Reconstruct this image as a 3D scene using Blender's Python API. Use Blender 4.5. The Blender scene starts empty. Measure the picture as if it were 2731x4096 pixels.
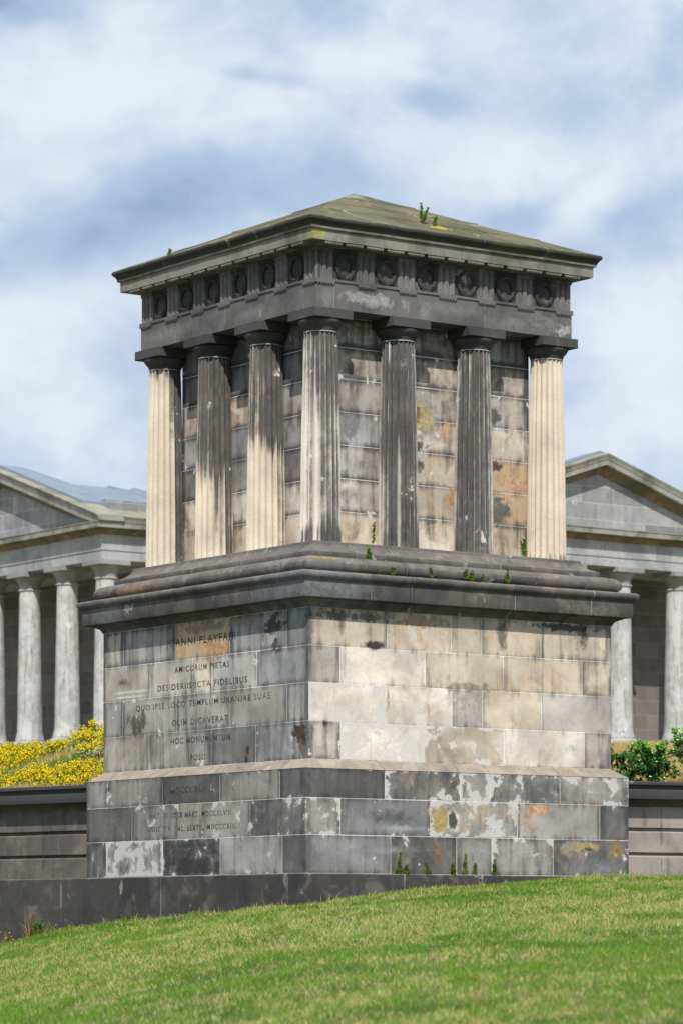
import bpy, bmesh, math, random
import numpy as np
from mathutils import Vector, Matrix, noise as mnoise
R = math.radians
scn = bpy.context.scene
col = scn.collection

# ------------------------------------------------------------------ camera
cam_d = bpy.data.cameras.new("camera")
cam = bpy.data.objects.new("camera", cam_d); col.objects.link(cam)
cam_d.sensor_fit = 'HORIZONTAL'; cam_d.sensor_width = 24.0
cam_d.lens = 24.0 * 13731.7 / 2731.0
cam_d.shift_y = (3725.8 - 2048.0) / 2731.0
cam_d.clip_start = 0.5; cam_d.clip_end = 3000
cam.location = (0, 0, 0); cam.rotation_euler = (R(90), 0, 0)
cam_d.dof.use_dof = True; cam_d.dof.focus_distance = 39.6; cam_d.dof.aperture_fstop = 3.2
scn.camera = cam

# ------------------------------------------------------------------ exposure, world, sun
scn.view_settings.view_transform = 'Standard'
try: scn.view_settings.look = 'None'
except Exception: pass
scn.view_settings.exposure = 0.0
scn.view_settings.gamma = 1.0
SUN_EL = 46.3
SUN_DIR = Vector((-0.007, -0.956, 1.0)).normalized()      # towards the sun: behind the camera
SUN_STRENGTH = 4.9
SKY_STRENGTH = 0.085

class G:
    """small helper for building node trees"""
    def __init__(s, nt): s.nt = nt
    def n(s, t, **kw):
        x = s.nt.nodes.new(t)
        for k, v in kw.items(): setattr(x, k, v)
        return x
    def put(s, sock, v):
        if v is None: return
        if isinstance(v, (int, float)): sock.default_value = v
        elif isinstance(v, (tuple, list)):
            v = tuple(v)
            if sock.type == 'RGBA' and len(v) == 3: v = v + (1,)
            sock.default_value = v
        else: s.nt.links.new(v, sock)
    def m(s, op, a, b=None, c=None, clamp=False):
        x = s.n('ShaderNodeMath', operation=op, use_clamp=clamp)
        for i, v in enumerate((a, b, c)):
            if v is not None: s.put(x.inputs[i], v)
        return x.outputs[0]
    def v(s, op, a, b=None):
        x = s.n('ShaderNodeVectorMath', operation=op)
        s.put(x.inputs[0], a)
        if b is not None: s.put(x.inputs[1], b)
        return x.outputs['Value'] if op in ('LENGTH', 'DOT_PRODUCT', 'DISTANCE') else x.outputs[0]
    def noise(s, vec, scale, detail=4, rough=0.55, dist=0.0):
        x = s.n('ShaderNodeTexNoise')
        s.put(x.inputs['Vector'], vec); x.inputs['Scale'].default_value = scale
        x.inputs['Detail'].default_value = detail; x.inputs['Roughness'].default_value = rough
        x.inputs['Distortion'].default_value = dist
        return x.outputs[0]
    def ss(s, v, lo, hi, a=0.0, b=1.0):
        x = s.n('ShaderNodeMapRange', interpolation_type='SMOOTHSTEP')
        s.put(x.inputs['Value'], v)
        s.put(x.inputs['From Min'], lo); s.put(x.inputs['From Max'], hi)
        s.put(x.inputs['To Min'], a); s.put(x.inputs['To Max'], b)
        return x.outputs[0]
    def lin(s, v, lo, hi, a=0.0, b=1.0):
        x = s.n('ShaderNodeMapRange'); s.put(x.inputs['Value'], v)
        s.put(x.inputs['From Min'], lo); s.put(x.inputs['From Max'], hi)
        s.put(x.inputs['To Min'], a); s.put(x.inputs['To Max'], b)
        return x.outputs[0]
    def mix(s, f, a, b, bt='MIX'):
        x = s.n('ShaderNodeMix', data_type='RGBA', blend_type=bt)
        s.put(x.inputs[0], f); s.put(x.inputs[6], a); s.put(x.inputs[7], b)
        return x.outputs[2]
    def attr(s, name, kind='GEOMETRY'):
        return s.n('ShaderNodeAttribute', attribute_name=name, attribute_type=kind)
    def sep(s, v):
        x = s.n('ShaderNodeSeparateXYZ'); s.put(x.inputs[0], v); return x.outputs
    def comb(s, a, b, c):
        x = s.n('ShaderNodeCombineXYZ')
        for i, q in enumerate((a, b, c)): s.put(x.inputs[i], q)
        return x.outputs[0]

world = bpy.data.worlds.new("World"); scn.world = world; world.use_nodes = True
nt = world.node_tree; nt.nodes.clear(); g = G(nt)
sky = g.n('ShaderNodeTexSky'); sky.sky_type = 'NISHITA'; sky.sun_disc = False
sky.sun_elevation = R(SUN_EL); sky.sun_rotation = R(180.4)
sky.altitude = 100; sky.air_density = 1.0; sky.dust_density = 1.0; sky.ozone_density = 1.6
tc = g.n('ShaderNodeTexCoord')
d = g.sep(tc.outputs['Generated'])
# azimuth / elevation as angles: clouds live on the sky dome
az = g.m('ARCTAN2', d[0], d[1]); el = g.m('ARCSINE', d[2])
U = g.m('MULTIPLY', az, 10.0); V = g.m('MULTIPLY', el, 10.0)     # frame spans about U -1..1, V 0.4..2.65
uv = g.comb(U, V, 0.0)
warp = g.n('ShaderNodeTexNoise'); warp.inputs['Scale'].default_value = 1.1; warp.inputs['Detail'].default_value = 5
g.put(warp.inputs['Vector'], uv)
wv = g.v('MULTIPLY', g.v('SUBTRACT', warp.outputs[1], (0.5, 0.5, 0.5)), (0.50, 0.34, 0.0))
uvw = g.v('ADD', uv, wv)
rotm = g.n('ShaderNodeMapping'); rotm.inputs['Rotation'].default_value = (0, 0, R(-14)); rotm.inputs['Scale'].default_value = (1.0, 1.9, 1.0)
g.put(rotm.inputs['Vector'], uvw)
big = g.noise(rotm.outputs[0], 1.15, 3, 0.5, 0.0)
fine = g.noise(g.v('MULTIPLY', uvw, (1.0, 1.25, 1.0)), 2.5, 9, 0.60, 0.0)
def blob(cu, cv, ru, rv, amt, tilt=0.0):
    mp = g.n('ShaderNodeMapping', vector_type='TEXTURE')
    mp.inputs['Location'].default_value = (cu, cv, 0); mp.inputs['Rotation'].default_value = (0, 0, R(tilt))
    mp.inputs['Scale'].default_value = (ru, rv, 1); g.put(mp.inputs['Vector'], uvw)
    l = g.v('LENGTH', mp.outputs[0])
    return g.m('MULTIPLY', g.ss(l, 0.0, 1.0, 1.0, 0.0), amt)
val = g.m('ADD', g.m('MULTIPLY', g.m('SUBTRACT', big, 0.5), 0.30), g.m('MULTIPLY', g.m('SUBTRACT', fine, 0.5), 1.1))
CLOUDS = [(-.68, 2.38, .85, .26, .55, -4), (-.05, 2.50, .5, .14, .25, 0), (.45, 2.22, .62, .20, .42, -4), (.55, 2.50, .5, .16, .22, -8), (-.92, 1.74, .45, .22, .50, 8), (-.85, 1.48, .5, .24, .34, 0), (.88, 1.76, .40, .26, .45, 40), (.95, 1.45, .5, .26, .30, 0), (.72, 2.08, .22, .10, .28, 20),
          (-.42, 2.09, .85, .19, -.62, 9), (-.78, 1.98, .40, .14, -.30, 12), (.0, 2.05, .4, .2, -.25, 0), (-.22, 2.43, .28, .05, -.34, -14), (.26, 2.39, .20, .07, -.34, -10), (.42, 2.09, .22, .08, -.35, -6), (.92, 2.03, .32, .16, -.42, 15), (.95, 2.48, .25, .2, -.28, 40), (-1.0, 2.63, .36, .09, -.5, 8), (-.55, 1.62, .3, .35, -.16, 0), (.5, 1.6, .3, .3, -.1, 0)]
for b in CLOUDS: val = g.m('ADD', val, blob(*(b[:4] + (b[4] * .62,) + b[5:])))
cover = g.ss(val, -0.75, -0.25)             # thin veil of grey-blue cloud over clear sky
white = g.ss(val, -0.34, 0.36)             # bright tops
skyc = g.mix(1.0, sky.outputs[0], (SKY_STRENGTH,) * 3, 'MULTIPLY')
greyc = (0.43, 0.555, 0.765); whitec = (0.81, 0.88, 0.95)
c1 = g.mix(g.m('MULTIPLY', cover, 0.97), skyc, greyc)
c2 = g.mix(g.m('MULTIPLY', white, 0.95), c1, whitec)
bg = g.n('ShaderNodeBackground'); g.put(bg.inputs[0], c2); bg.inputs[1].default_value = 1.0
wo = g.n('ShaderNodeOutputWorld'); nt.links.new(bg.outputs[0], wo.inputs[0])

sun_d = bpy.data.lights.new("sun", 'SUN'); sun = bpy.data.objects.new("sun", sun_d); col.objects.link(sun)
sun_d.energy = SUN_STRENGTH; sun_d.angle = R(0.53); sun_d.color = (1.0, 0.935, 0.85)
sun.location = (0, -20, 40); sun.rotation_euler = SUN_DIR.to_track_quat('Z', 'Y').to_euler()

# ------------------------------------------------------------------ object helpers
def link(o, parent=None, loc=None):
    col.objects.link(o)
    if parent is not None: o.parent = parent
    if loc is not None: o.location = loc
    return o
def tag(o, label, cat, group=None, kind=None):
    o['label'] = label; o['category'] = cat
    if group: o['group'] = group
    if kind: o['kind'] = kind
    return o
def empty(name, loc=(0, 0, 0), rz=0.0):
    o = bpy.data.objects.new(name, None); o.empty_display_size = 0.3
    col.objects.link(o); o.location = loc; o.rotation_euler = (0, 0, rz); return o
def finish(name, bm, mats, parent=None, smooth=None, loc=None):
    me = bpy.data.meshes.new(name); bm.normal_update(); bm.to_mesh(me); bm.free()
    if not isinstance(mats, (list, tuple)): mats = [mats]
    for m_ in mats: me.materials.append(m_)
    if smooth is not None:
        me.polygons.foreach_set('use_smooth', [True] * len(me.polygons))
        me.set_sharp_from_angle(angle=R(smooth))
    o = bpy.data.objects.new(name, me); link(o, parent, loc); return o
def raw_mesh(name, verts, faces, mats, cols=None, smooth=False, parent=None, midx=None):
    """fast mesh from numpy: verts (n,3), faces (m,k), cols (m,3) per face"""
    me = bpy.data.meshes.new(name)
    nf, k = faces.shape
    me.vertices.add(len(verts)); me.vertices.foreach_set('co', verts.astype(np.float32).ravel())
    me.loops.add(nf * k); me.loops.foreach_set('vertex_index', faces.astype(np.int32).ravel())
    me.polygons.add(nf); me.polygons.foreach_set('loop_start', np.arange(0, nf * k, k, dtype=np.int32))
    if midx is not None: me.polygons.foreach_set('material_index', midx.astype(np.int32))
    if smooth: me.polygons.foreach_set('use_smooth', np.ones(nf, dtype=bool))
    if cols is not None:
        a = me.attributes.new('tint', 'FLOAT_COLOR', 'CORNER')
        c4 = np.concatenate([np.repeat(cols, k, axis=0), np.ones((nf * k, 1))], axis=1)
        a.data.foreach_set('color', c4.astype(np.float32).ravel())
    me.update(); me.validate()
    if not isinstance(mats, (list, tuple)): mats = [mats]
    for m_ in mats: me.materials.append(m_)
    o = bpy.data.objects.new(name, me); link(o, parent); return o
def box(bm, x0, x1, y0, y1, z0, z1):
    vs = [bm.verts.new(p) for p in ((x0,y0,z0),(x1,y0,z0),(x1,y1,z0),(x0,y1,z0),(x0,y0,z1),(x1,y0,z1),(x1,y1,z1),(x0,y1,z1))]
    fs = [(0,3,2,1),(4,5,6,7),(0,1,5,4),(1,2,6,5),(2,3,7,6),(3,0,4,7)]
    return [bm.faces.new([vs[i] for i in f]) for f in fs]
def jit(p, amp, fr=3.0):
    v = mnoise.noise_vector(Vector(p) * fr); return (p[0] + v.x * amp, p[1] + v.y * amp, p[2] + v.z * amp)

# ------------------------------------------------------------------ materials
def base_mat(name):
    m = bpy.data.materials.new(name); m.use_nodes = True
    nt = m.node_tree; nt.nodes.clear(); g = G(nt)
    out = g.n('ShaderNodeOutputMaterial'); b = g.n('ShaderNodeBsdfPrincipled')
    nt.links.new(b.outputs[0], out.inputs[0]); b.inputs['Roughness'].default_value = 0.85
    b.inputs['Specular IOR Level'].default_value = 0.25
    return m, g, b, out

SOOT = (0.030, 0.030, 0.033)
def stone(name, base=None, base2=None, soot=None, soot_c=SOOT, streak=0.5, flake=None, flake_c=(0.62, 0.60, 0.57), warm=None,
          warm_c=(0.42, 0.30, 0.19), lichen=0.0, lich_c=(0.17, 0.155, 0.115), moss=0.0, joints=(), joint_c=(0.45, 0.43, 0.40), spots=(), edges=False, yellow=0.0,
          bump=0.35, vary=0.5, scale=1.0, brick=None, soft=0.0, nz=1.0):
    """weathered sandstone. base / soot / flake / warm default to the mesh attributes 'tint' and 'par' when None"""
    m, g, b, out = base_mat(name)
    geo = g.n('ShaderNodeNewGeometry'); P = geo.outputs['Position']; N = g.sep(geo.outputs['True Normal'])
    par = g.sep(g.attr('par').outputs['Vector']); tint = g.attr('tint').outputs['Color']
    n1 = g.noise(P, 1.4 * scale, 5, 0.58, 0.4)
    n2 = g.noise(P, 5.5 * scale, 8, 0.64, 0.3)
    n3 = g.noise(P, 55, 4, 0.7)
    n4 = g.noise(g.v('ADD', P, (17.3, 4.1, 9.2)), 3.0 * scale, 6, 0.6, 0.8)
    st = g.noise(g.v('MULTIPLY', P, (5.0, 5.0, 0.55)), 1.7 * scale, 6, 0.6, 0.25)
    c = tint if base is None else base
    if base2 is not None: c = g.mix(g.ss(n1, 0.36, 0.64), c, base2)
    f = g.lin(n1, 0.25, 0.75, 1.0 - vary * 0.55, 1.0 + vary * 0.55)
    c = g.mix(1.0, c, g.comb(f, f, f), 'MULTIPLY')
    if brick:
        bt = g.n('ShaderNodeTexBrick'); uvn = g.n('ShaderNodeUVMap', uv_map='uv'); g.put(bt.inputs['Vector'], uvn.outputs[0])
        bt.inputs['Scale'].default_value = 1.0; bt.inputs['Brick Width'].default_value = brick[0]; bt.inputs['Row Height'].default_value = brick[1]
        bt.inputs['Mortar Size'].default_value = 0.007; bt.inputs['Mortar Smooth'].default_value = 0.1
        bt.inputs['Color1'].default_value = (0.62, 0.62, 0.62, 1); bt.inputs['Color2'].default_value = (1.2, 1.18, 1.15, 1)
        bt.inputs['Mortar'].default_value = (1.5, 1.5, 1.48, 1)
        c = g.mix(0.85, c, bt.outputs[0], 'MULTIPLY')
    # ---- warm patches (bare sandstone)
    w = par[2] if warm is None else warm
    if warm != 0.0:
        wm = g.ss(g.m('ADD', n4, g.m('MULTIPLY', w, 0.42)), 0.58, 0.84)
        c = g.mix(g.m('MULTIPLY', wm, .75), c, g.mix(n2, warm_c, tuple(min(1, q * 1.25) for q in warm_c)))
    # ---- edge distances inside one block
    sw = par[0] if soot is None else soot
    ed = None
    if edges:
        e1 = g.sep(g.attr('e1').outputs['Vector']); e2 = g.sep(g.attr('e2').outputs['Vector'])
        ed = g.m('MINIMUM', g.m('MINIMUM', e1[0], e1[1]), g.m('MINIMUM', e2[0], e2[1]))
        ev = g.m('MINIMUM', g.m('MINIMUM', e1[0], e1[1]), g.m('ADD', g.m('MINIMUM', e2[0], e2[1]), 0.035))
        ee = g.ss(g.m('ADD', ev, g.m('MULTIPLY', g.m('SUBTRACT', n2, 0.5), 0.10)), 0.0, 0.12, 0.55, 0.0)
    sv = g.m('ADD', g.m('MULTIPLY', sw, 0.62), g.m('MULTIPLY', g.m('SUBTRACT', st, 0.5), streak * nz))
    sv = g.m('ADD', sv, g.m('MULTIPLY', g.m('SUBTRACT', n4, 0.5), 0.55 * nz))
    sv = g.m('ADD', sv, g.m('MULTIPLY', g.m('SUBTRACT', n2, 0.5), 0.35 * nz * (1 - soft * .6)))
    if ed is not None: sv = g.m('ADD', sv, g.m('MULTIPLY', ee, g.m('ADD', 0.35, sw)))
    sm = g.ss(sv, 0.18 - .06 * soft, 0.62 + .22 * soft)
    sc_ = g.mix(g.ss(n4, 0.35, 0.7), soot_c, tuple(q * 2.6 for q in soot_c))
    c = g.mix(g.m('MULTIPLY', sm, 0.92), c, sc_)
    # ---- white efflorescence, flaking
    fl = par[1] if flake is None else flake
    if flake != 0.0:
        nf = g.noise(g.v('ADD', P, (3.3, 8.1, 2.2)), 5.2 * scale, 10, 0.63, 0.35)
        nb = g.noise(g.v('ADD', P, (1.3, 28.1, 7.2)), 2.6 * scale, 3, 0.5)
        fv = g.m('ADD', nf, g.m('MULTIPLY', g.m('SUBTRACT', nb, 0.5), 0.75))
        fv = g.m('ADD', fv, g.m('MULTIPLY', fl, 0.20))
        if ed is not None: fv = g.m('ADD', fv, g.m('MULTIPLY', g.ss(ed, 0.0, 0.08, 0.15, 0.0), fl))
        hz = g.m('MULTIPLY', g.ss(fv, 0.56, 0.76), g.m('MULTIPLY', fl, 0.28, clamp=True)); c = g.mix(hz, c, flake_c)
        fm = g.ss(fv, 0.735, 0.765)
        fm = g.m('MULTIPLY', fm, g.ss(fl, 0.0, 0.08))
        c = g.mix(g.m('MULTIPLY', fm, 0.93), c, g.mix(n2, flake_c, tuple(q * 0.8 for q in flake_c)))
    # ---- individual stains
    n5 = g.noise(P, 13, 6, 0.65, 0.5) if spots else None
    for (px, py, pz, rh, rv, colr, amp, sfte, alpha) in spots:
        q = g.v('MULTIPLY', g.v('SUBTRACT', P, (px, py, pz)), (1 / rh, 1 / rh, 1 / rv))
        dd = g.m('ADD', g.v('LENGTH', q), g.m('ADD', g.m('MULTIPLY', g.m('SUBTRACT', n2, 0.5), amp * 1.9), g.m('MULTIPLY', g.m('SUBTRACT', n5, 0.5), amp * 1.7)))
        cv = g.mix(g.ss(n5, .35, .65), tuple(q * .72 for q in colr), tuple(q * 1.25 for q in colr))
        c = g.mix(g.m('MULTIPLY', g.ss(dd, 1.0 - max(sfte, .35), 1.05, 1.0, 0.0), alpha), c, cv)
    # ---- growth on weathered upper surfaces
    if lichen > 0:
        up = g.ss(N[2], 0.12, 0.7)
        lm = g.m('MULTIPLY', up, g.ss(n2, 0.30, 0.55)); lm = g.m('MULTIPLY', lm, lichen)
        c = g.mix(lm, c, g.mix(g.ss(n4, 0.4, 0.65), lich_c, tuple(q * 1.5 for q in lich_c)))
        fm2 = g.m('MULTIPLY', up, g.ss(g.noise(P, 14, 8, 0.7), 0.60, 0.64))
        c = g.mix(g.m('MULTIPLY', fm2, lichen * 0.6), c, (0.34, 0.33, 0.29))
    if moss > 0:
        mm = g.m('MULTIPLY', g.ss(n1, 0.50, 0.68), moss)
        c = g.mix(mm, c, (0.075, 0.085, 0.03))
    if yellow > 0:
        ym = g.ss(g.m('ADD', g.noise(P, 2.3, 2), g.m('MULTIPLY', g.noise(P, 26, 5, 0.7), 0.6)), 1.02 - yellow * 0.1, 1.06 - yellow * 0.1)
        c = g.mix(ym, c, (0.40, 0.30, 0.03))
    # ---- upright joints between stones
    if joints:
        uvs = g.sep(g.n('ShaderNodeUVMap', uv_map='uv').outputs[0])
        wob = g.m('MULTIPLY', g.m('SUBTRACT', n2, 0.5), 0.010)
        acc = None
        for ju in joints:
            a = g.m('ABSOLUTE', g.m('SUBTRACT', g.m('ADD', uvs[0], wob), ju))
            acc = a if acc is None else g.m('MINIMUM', acc, a)
        jm = g.m('MULTIPLY', g.ss(acc, 0.003, 0.007, .75, 0.0), g.ss(n4, 0.40, 0.6))
        c = g.mix(jm, c, joint_c)
        c = g.mix(g.m('MULTIPLY', g.ss(acc, 0.004, 0.05, 0.45, 0.0), g.ss(n1, 0.4, 0.6)), c, soot_c)
    fgr = g.lin(n3, 0.2, 0.8, 0.82, 1.18)
    c = g.mix(1.0, c, g.comb(fgr, fgr, fgr), 'MULTIPLY')
    g.put(b.inputs['Base Color'], c)
    hgt = g.m('ADD', g.m('MULTIPLY', n2, 0.7), g.m('MULTIPLY', n3, 0.5))
    bp = g.n('ShaderNodeBump'); bp.inputs['Strength'].default_value = bump; bp.inputs['Distance'].default_value = 0.012
    g.put(bp.inputs['Height'], hgt); g.put(b.inputs['Normal'], bp.outputs[0])
    return m

# ------------------------------------------------------------------ monument frame
TH = R(35.383); CT, ST = math.cos(TH), math.sin(TH); CX, CY = 0.152, 41.602
Z0 = 0.649
def W(x, y, z):                     # monument-local (z absolute) -> world
    return (CX + x * CT - y * ST, CY + x * ST + y * CT, z)
def fpt(k, u, off, z):              # a point on face k (0 = right face, 3 = left face), u to the right as seen from outside
    return ((u, -off, z), (off, u, z), (-u, off, z), (-off, -u, z))[k]
def fw(k, u, off, z): return W(*fpt(k, u, off, z))

mon = empty('stone_monument', (CX, CY, Z0), TH)
tag(mon, 'square soot-stained stone monument with fluted columns and a low pyramid roof', 'monument')
def shift(bm): bmesh.ops.translate(bm, verts=bm.verts, vec=(0, 0, -Z0))
def mpart(name, bm, mats, parent=None, smooth=None):
    shift(bm); return finish(name, bm, mats, parent or mon, smooth)

def ring(bm, prof, segs=30, jamp=0.0, uv=True):
    """sweep an (a, z) profile round a square; u in metres along each face"""
    lay = bm.loops.layers.uv.verify() if uv else None
    if uv: lay.name if False else None
    for k in range(4):
        grid = []
        for i in range(segs + 1):
            t = -1 + 2 * i / segs; rowv = []
            for (a, z) in prof:
                p = fpt(k, t * a, a, z)
                if jamp: p = jit(p, jamp)
                rowv.append((bm.verts.new(p), t * a, z))
            grid.append(rowv)
        for i in range(segs):
            for j in range(len(prof) - 1):
                q = [grid[i][j], grid[i + 1][j], grid[i + 1][j + 1], grid[i][j + 1]]
                try: f = bm.faces.new([v[0] for v in q])
                except ValueError: continue
                for lp, v in zip(f.loops, q): lp[lay].uv = (v[1] + k * 40.0, v[2])
    bmesh.ops.remove_doubles(bm, verts=bm.verts, dist=0.0004)
    bmesh.ops.recalc_face_normals(bm, faces=bm.faces)
def new_bm():
    bm = bmesh.new(); bm.loops.layers.uv.new('uv'); return bm

TINT = {'g': (.37, .355, .33), 'd': (.185, .18, .178), 'b': (.31, .315, .32), 't': (.50, .425, .34), 'w': (.70, .64, .565), 'e': (.47, .435, .385),
        'k': (.06, .06, .062), 'l': (.44, .43, .41), 'p': (.64, .55, .465), 'o': (.46, .36, .27), 'm': (.52, .49, .45), 'y': (.56, .49, .40)}
def blocks(bm, k, a, rows, umax, gap=0.0040, delta=0.0020, seed=0, defaults='gdbge', back=-0.01):
    """ashlar blocks on face k.  rows: (z0, z1, [joint u], [spec]) ; spec = (tint, soot, flake, warm)"""
    L = bm.faces.layers; cl = bm.loops.layers.float_color['tint']; pv = bm.loops.layers.float_vector['par']
    e1 = bm.loops.layers.float_vector['e1']; e2 = bm.loops.layers.float_vector['e2']
    rng = random.Random(seed + k * 7)
    for (z0, z1, js, specs) in rows:
        us = [-umax] + list(js) + [umax]
        for i in range(len(us) - 1):
            u0, u1 = us[i], us[i + 1]
            sp = specs[i] if specs and i < len(specs) and specs[i] else (rng.choice(defaults), rng.uniform(.25, .6), rng.choice((0, 0, .2, .4)), rng.choice((0, .2, .5)))
            if a < 2: sp = (sp[0], sp[1] * .95, sp[2] * .9, sp[3])
            tc_ = TINT[sp[0]]; jt = rng.uniform(.92, 1.08)
            dk = .66 if a > 2.3 else (.86 if k == 3 else .86) if a > 2 else 1.0; jt *= dk
            tcol = (tc_[0] * jt, tc_[1] * jt, tc_[2] * jt, 1)
            first, last = i == 0, i == len(us) - 2
            g0 = 0 if first else gap; g1 = 0 if last else gap
            dl = delta + rng.uniform(-.0011, .0014)
            o0 = u0 + g0 - (delta if first else 0); o1 = u1 - g1 + (delta if last else 0)
            i0 = u0 + g0 - (back if first else 0.0005); i1 = u1 - g1 + (back if last else 0.0005)
            if first or last: dl = delta
            ch = 0.0015
            outer = [(o0 + (0 if first else ch), z0 + gap + ch), (o1 - (0 if last else ch), z0 + gap + ch), (o1 - (0 if last else ch), z1 - gap - ch), (o0 + (0 if first else ch), z1 - gap - ch)]
            mid = [(o0, z0 + gap), (o1, z0 + gap), (o1, z1 - gap), (o0, z1 - gap)]
            inner = [(i0, z0 + gap), (i1, z0 + gap), (i1, z1 - gap), (i0, z1 - gap)]
            # near the arris the chamfer ring keeps its full offset on the corner side
            vo = [bm.verts.new(fpt(k, u, a + dl, z)) for u, z in outer]
            vm = [bm.verts.new(fpt(k, u, a + dl - (0 if ((n in (0, 3) and first) or (n in (1, 2) and last)) else ch), z)) for n, (u, z) in enumerate(mid)]
            vi = [bm.verts.new(fpt(k, u, a + back, z)) for u, z in inner]
            fs = [bm.faces.new(vo)]
            pos = {}
            for v_, (u, z) in list(zip(vo, outer)) + list(zip(vm, mid)) + list(zip(vi, inner)): pos[v_] = (u, z)
            for q in range(4):
                r = (q + 1) % 4
                fs.append(bm.faces.new((vm[q], vm[r], vo[r], vo[q]))); fs.append(bm.faces.new((vi[q], vi[r], vm[r], vm[q])))
            fs.append(bm.faces.new(list(reversed(vi))))
            for f in fs:
                for lp in f.loops:
                    u, z = pos[lp.vert]
                    lp[cl] = tcol; lp[pv] = (sp[1], sp[2], sp[3]); lp[e1] = (u - u0, u1 - u, 0); lp[e2] = (z - z0, z1 - z, 0)
def block_bm():
    bm = new_bm(); bm.loops.layers.float_color.new('tint')
    for n in ('par', 'e1', 'e2'): bm.loops.layers.float_vector.new(n)
    return bm
def core(bm, a, z0, z1, tint=(.66, .64, .60)):
    cl = bm.loops.layers.float_color['tint']; pv = bm.loops.layers.float_vector['par']; e1 = bm.loops.layers.float_vector['e1']; e2 = bm.loops.layers.float_vector['e2']
    for f in box(bm, -a, a, -a, a, z0, z1):
        for lp in f.loops: lp[cl] = tint + (1,); lp[pv] = (0.36, 0, 0); lp[e1] = (1, 1, 1); lp[e2] = (1, 1, 1)

# ---- stains that have a place of their own: (face, u, z, half-size) -> world
def spot(k, u, z, off, rh, rv, colr, amp=0.9, soft=0.5, alpha=0.9):
    p = fw(k, u, off, z); return (p[0], p[1], p[2], rh, rv, colr, amp, soft, alpha)
BR = (0.045, 0.032, 0.02)
die_spots = [spot(3, -1.45, 2.50, 2.2, .24, .15, (.075, .06, .045), 1.4, .6, .9), spot(3, -1.30, 2.56, 2.2, .09, .12, (.09, .09, .085), .9, .4, .8), spot(3, -1.42, 2.30, 2.2, .16, .09, (.22, .17, .09), .9, .9, .6), spot(3, 2.04, 2.22, 2.2, .17, .13, BR, 1.0, .35, .95), spot(3, 2.06, 2.06, 2.2, .10, .10, (.10, .07, .035), .9, .7, .7),
             spot(3, .98, 2.08, 2.2, .05, .08, BR, .7, .5, .9), spot(3, .94, 1.98, 2.2, .05, .05, BR, .7, .5, .9),
             spot(3, .30, 3.33, 2.2, .30, .16, (.42, .24, .11), 1.3, .6, .85), spot(3, -.38, 3.28, 2.2, .16, .08, (.45, .30, .17), 1.0, .5, .8), spot(3, .05, 3.56, 2.2, .5, .07, (.20, .17, .13), 1.6, .5, .8),
             spot(0, -1.287, 3.256, 2.2, .17, .055, (.035, .034, .033), .7, .5, .95), spot(0, -1.983, 2.34, 2.2, .045, .07, (.03, .03, .03), .6, .6, .9),
             spot(0, 1.617, 2.166, 2.2, .13, .06, (.36, .44, .36), .8, .9, .7),
             spot(0, .55, 3.45, 2.2, .10, .26, (.06, .055, .05), 1.0, .8, .75), spot(0, 1.75, 3.5, 2.2, .14, .22, (.05, .048, .045), 1.2, .8, .8), spot(0, -1.75, 3.50, 2.2, .06, .20, (.10, .085, .07), .9, .9, .8),
             spot(0, -1.6, 3.57, 2.2, .5, .06, (.09, .085, .08), 1.6, .5, .85), spot(0, -.6, 3.55, 2.2, .35, .09, (.30, .20, .12), 1.6, .5, .8), spot(0, 1.45, 3.60, 2.2, .7, .05, (.05, .048, .045), 1.6, .5, .9),
             spot(0, -.05, 2.83, 2.2, .5, .06, (.20, .165, .12), 1.8, .6, .6), spot(0, .1, 2.72, 2.2, .35, .14, (.26, .22, .18), 1.6, .8, .6),
             spot(3, 1.5, 3.5, 2.2, .20, .13, (.035, .035, .037), 1.5, .4, .9), spot(3, .9, 3.57, 2.2, .3, .05, (.25, .21, .16), 1.8, .4, .8), spot(3, 1.55, 3.27, 2.2, .09, .09, (.04, .042, .045), 1.6, .4, .85),
             spot(3, -1.75, 3.02, 2.2, .15, .06, (.07, .06, .05), .8, .8, .8), spot(3, -1.55, 2.90, 2.2, .5, .02, (.60, .56, .52), .9, .5, .8), spot(3, -1.6, 2.84, 2.2, .45, .016, (.60, .56, .52), .9, .5, .8)]
base_spots = [spot(0, -.47, 1.27, 2.35, .16, .17, (.36, .27, .10), 1.1, .4, .9), spot(0, -.27, 1.29, 2.35, .10, .17, (.62, .58, .52), 1.2, .3, .95), spot(0, -.285, 1.29, 2.35, .065, .14, (.06, .06, .058), .9, .3, .97),
              spot(0, .95, 1.42, 2.35, .20, .09, (.55, .32, .17), 1.2, .4, .85), spot(0, .80, 1.28, 2.35, .22, .20, (.36, .25, .18), 1.2, .8, .7), spot(0, -.50, .93, 2.35, .09, .20, (.20, .12, .06), 1.0, .9, .8),
              spot(0, 1.65, 1.0, 2.35, .28, .07, (.32, .30, .24), 1.2, .3, .9), spot(0, 1.70, .985, 2.35, .20, .05, (.42, .28, .08), 1.2, .5, .9), spot(0, 1.74, .97, 2.35, .10, .03, (.05, .045, .04), .9, .4, .9),
              spot(0, 2.14, .96, 2.35, .12, .10, (.24, .17, .06), 1.9, .2, .85), spot(0, 1.9, .76, 2.35, .45, .12, (.20, .22, .25), 1.6, .8, .5),
              spot(0, -1.2, .92, 2.35, .5, .05, (.24, .26, .29), 1.2, .9, .7), spot(0, .06, .93, 2.35, .22, .07, (.30, .30, .31), 1.2, .9, .7), spot(0, -1.0, 1.17, 2.35, .55, .05, (.30, .31, .33), 1.0, .9, .8), spot(0, -1.15, 1.30, 2.35, .45, .10, (.06, .063, .068), .9, .9, .7)]
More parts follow.
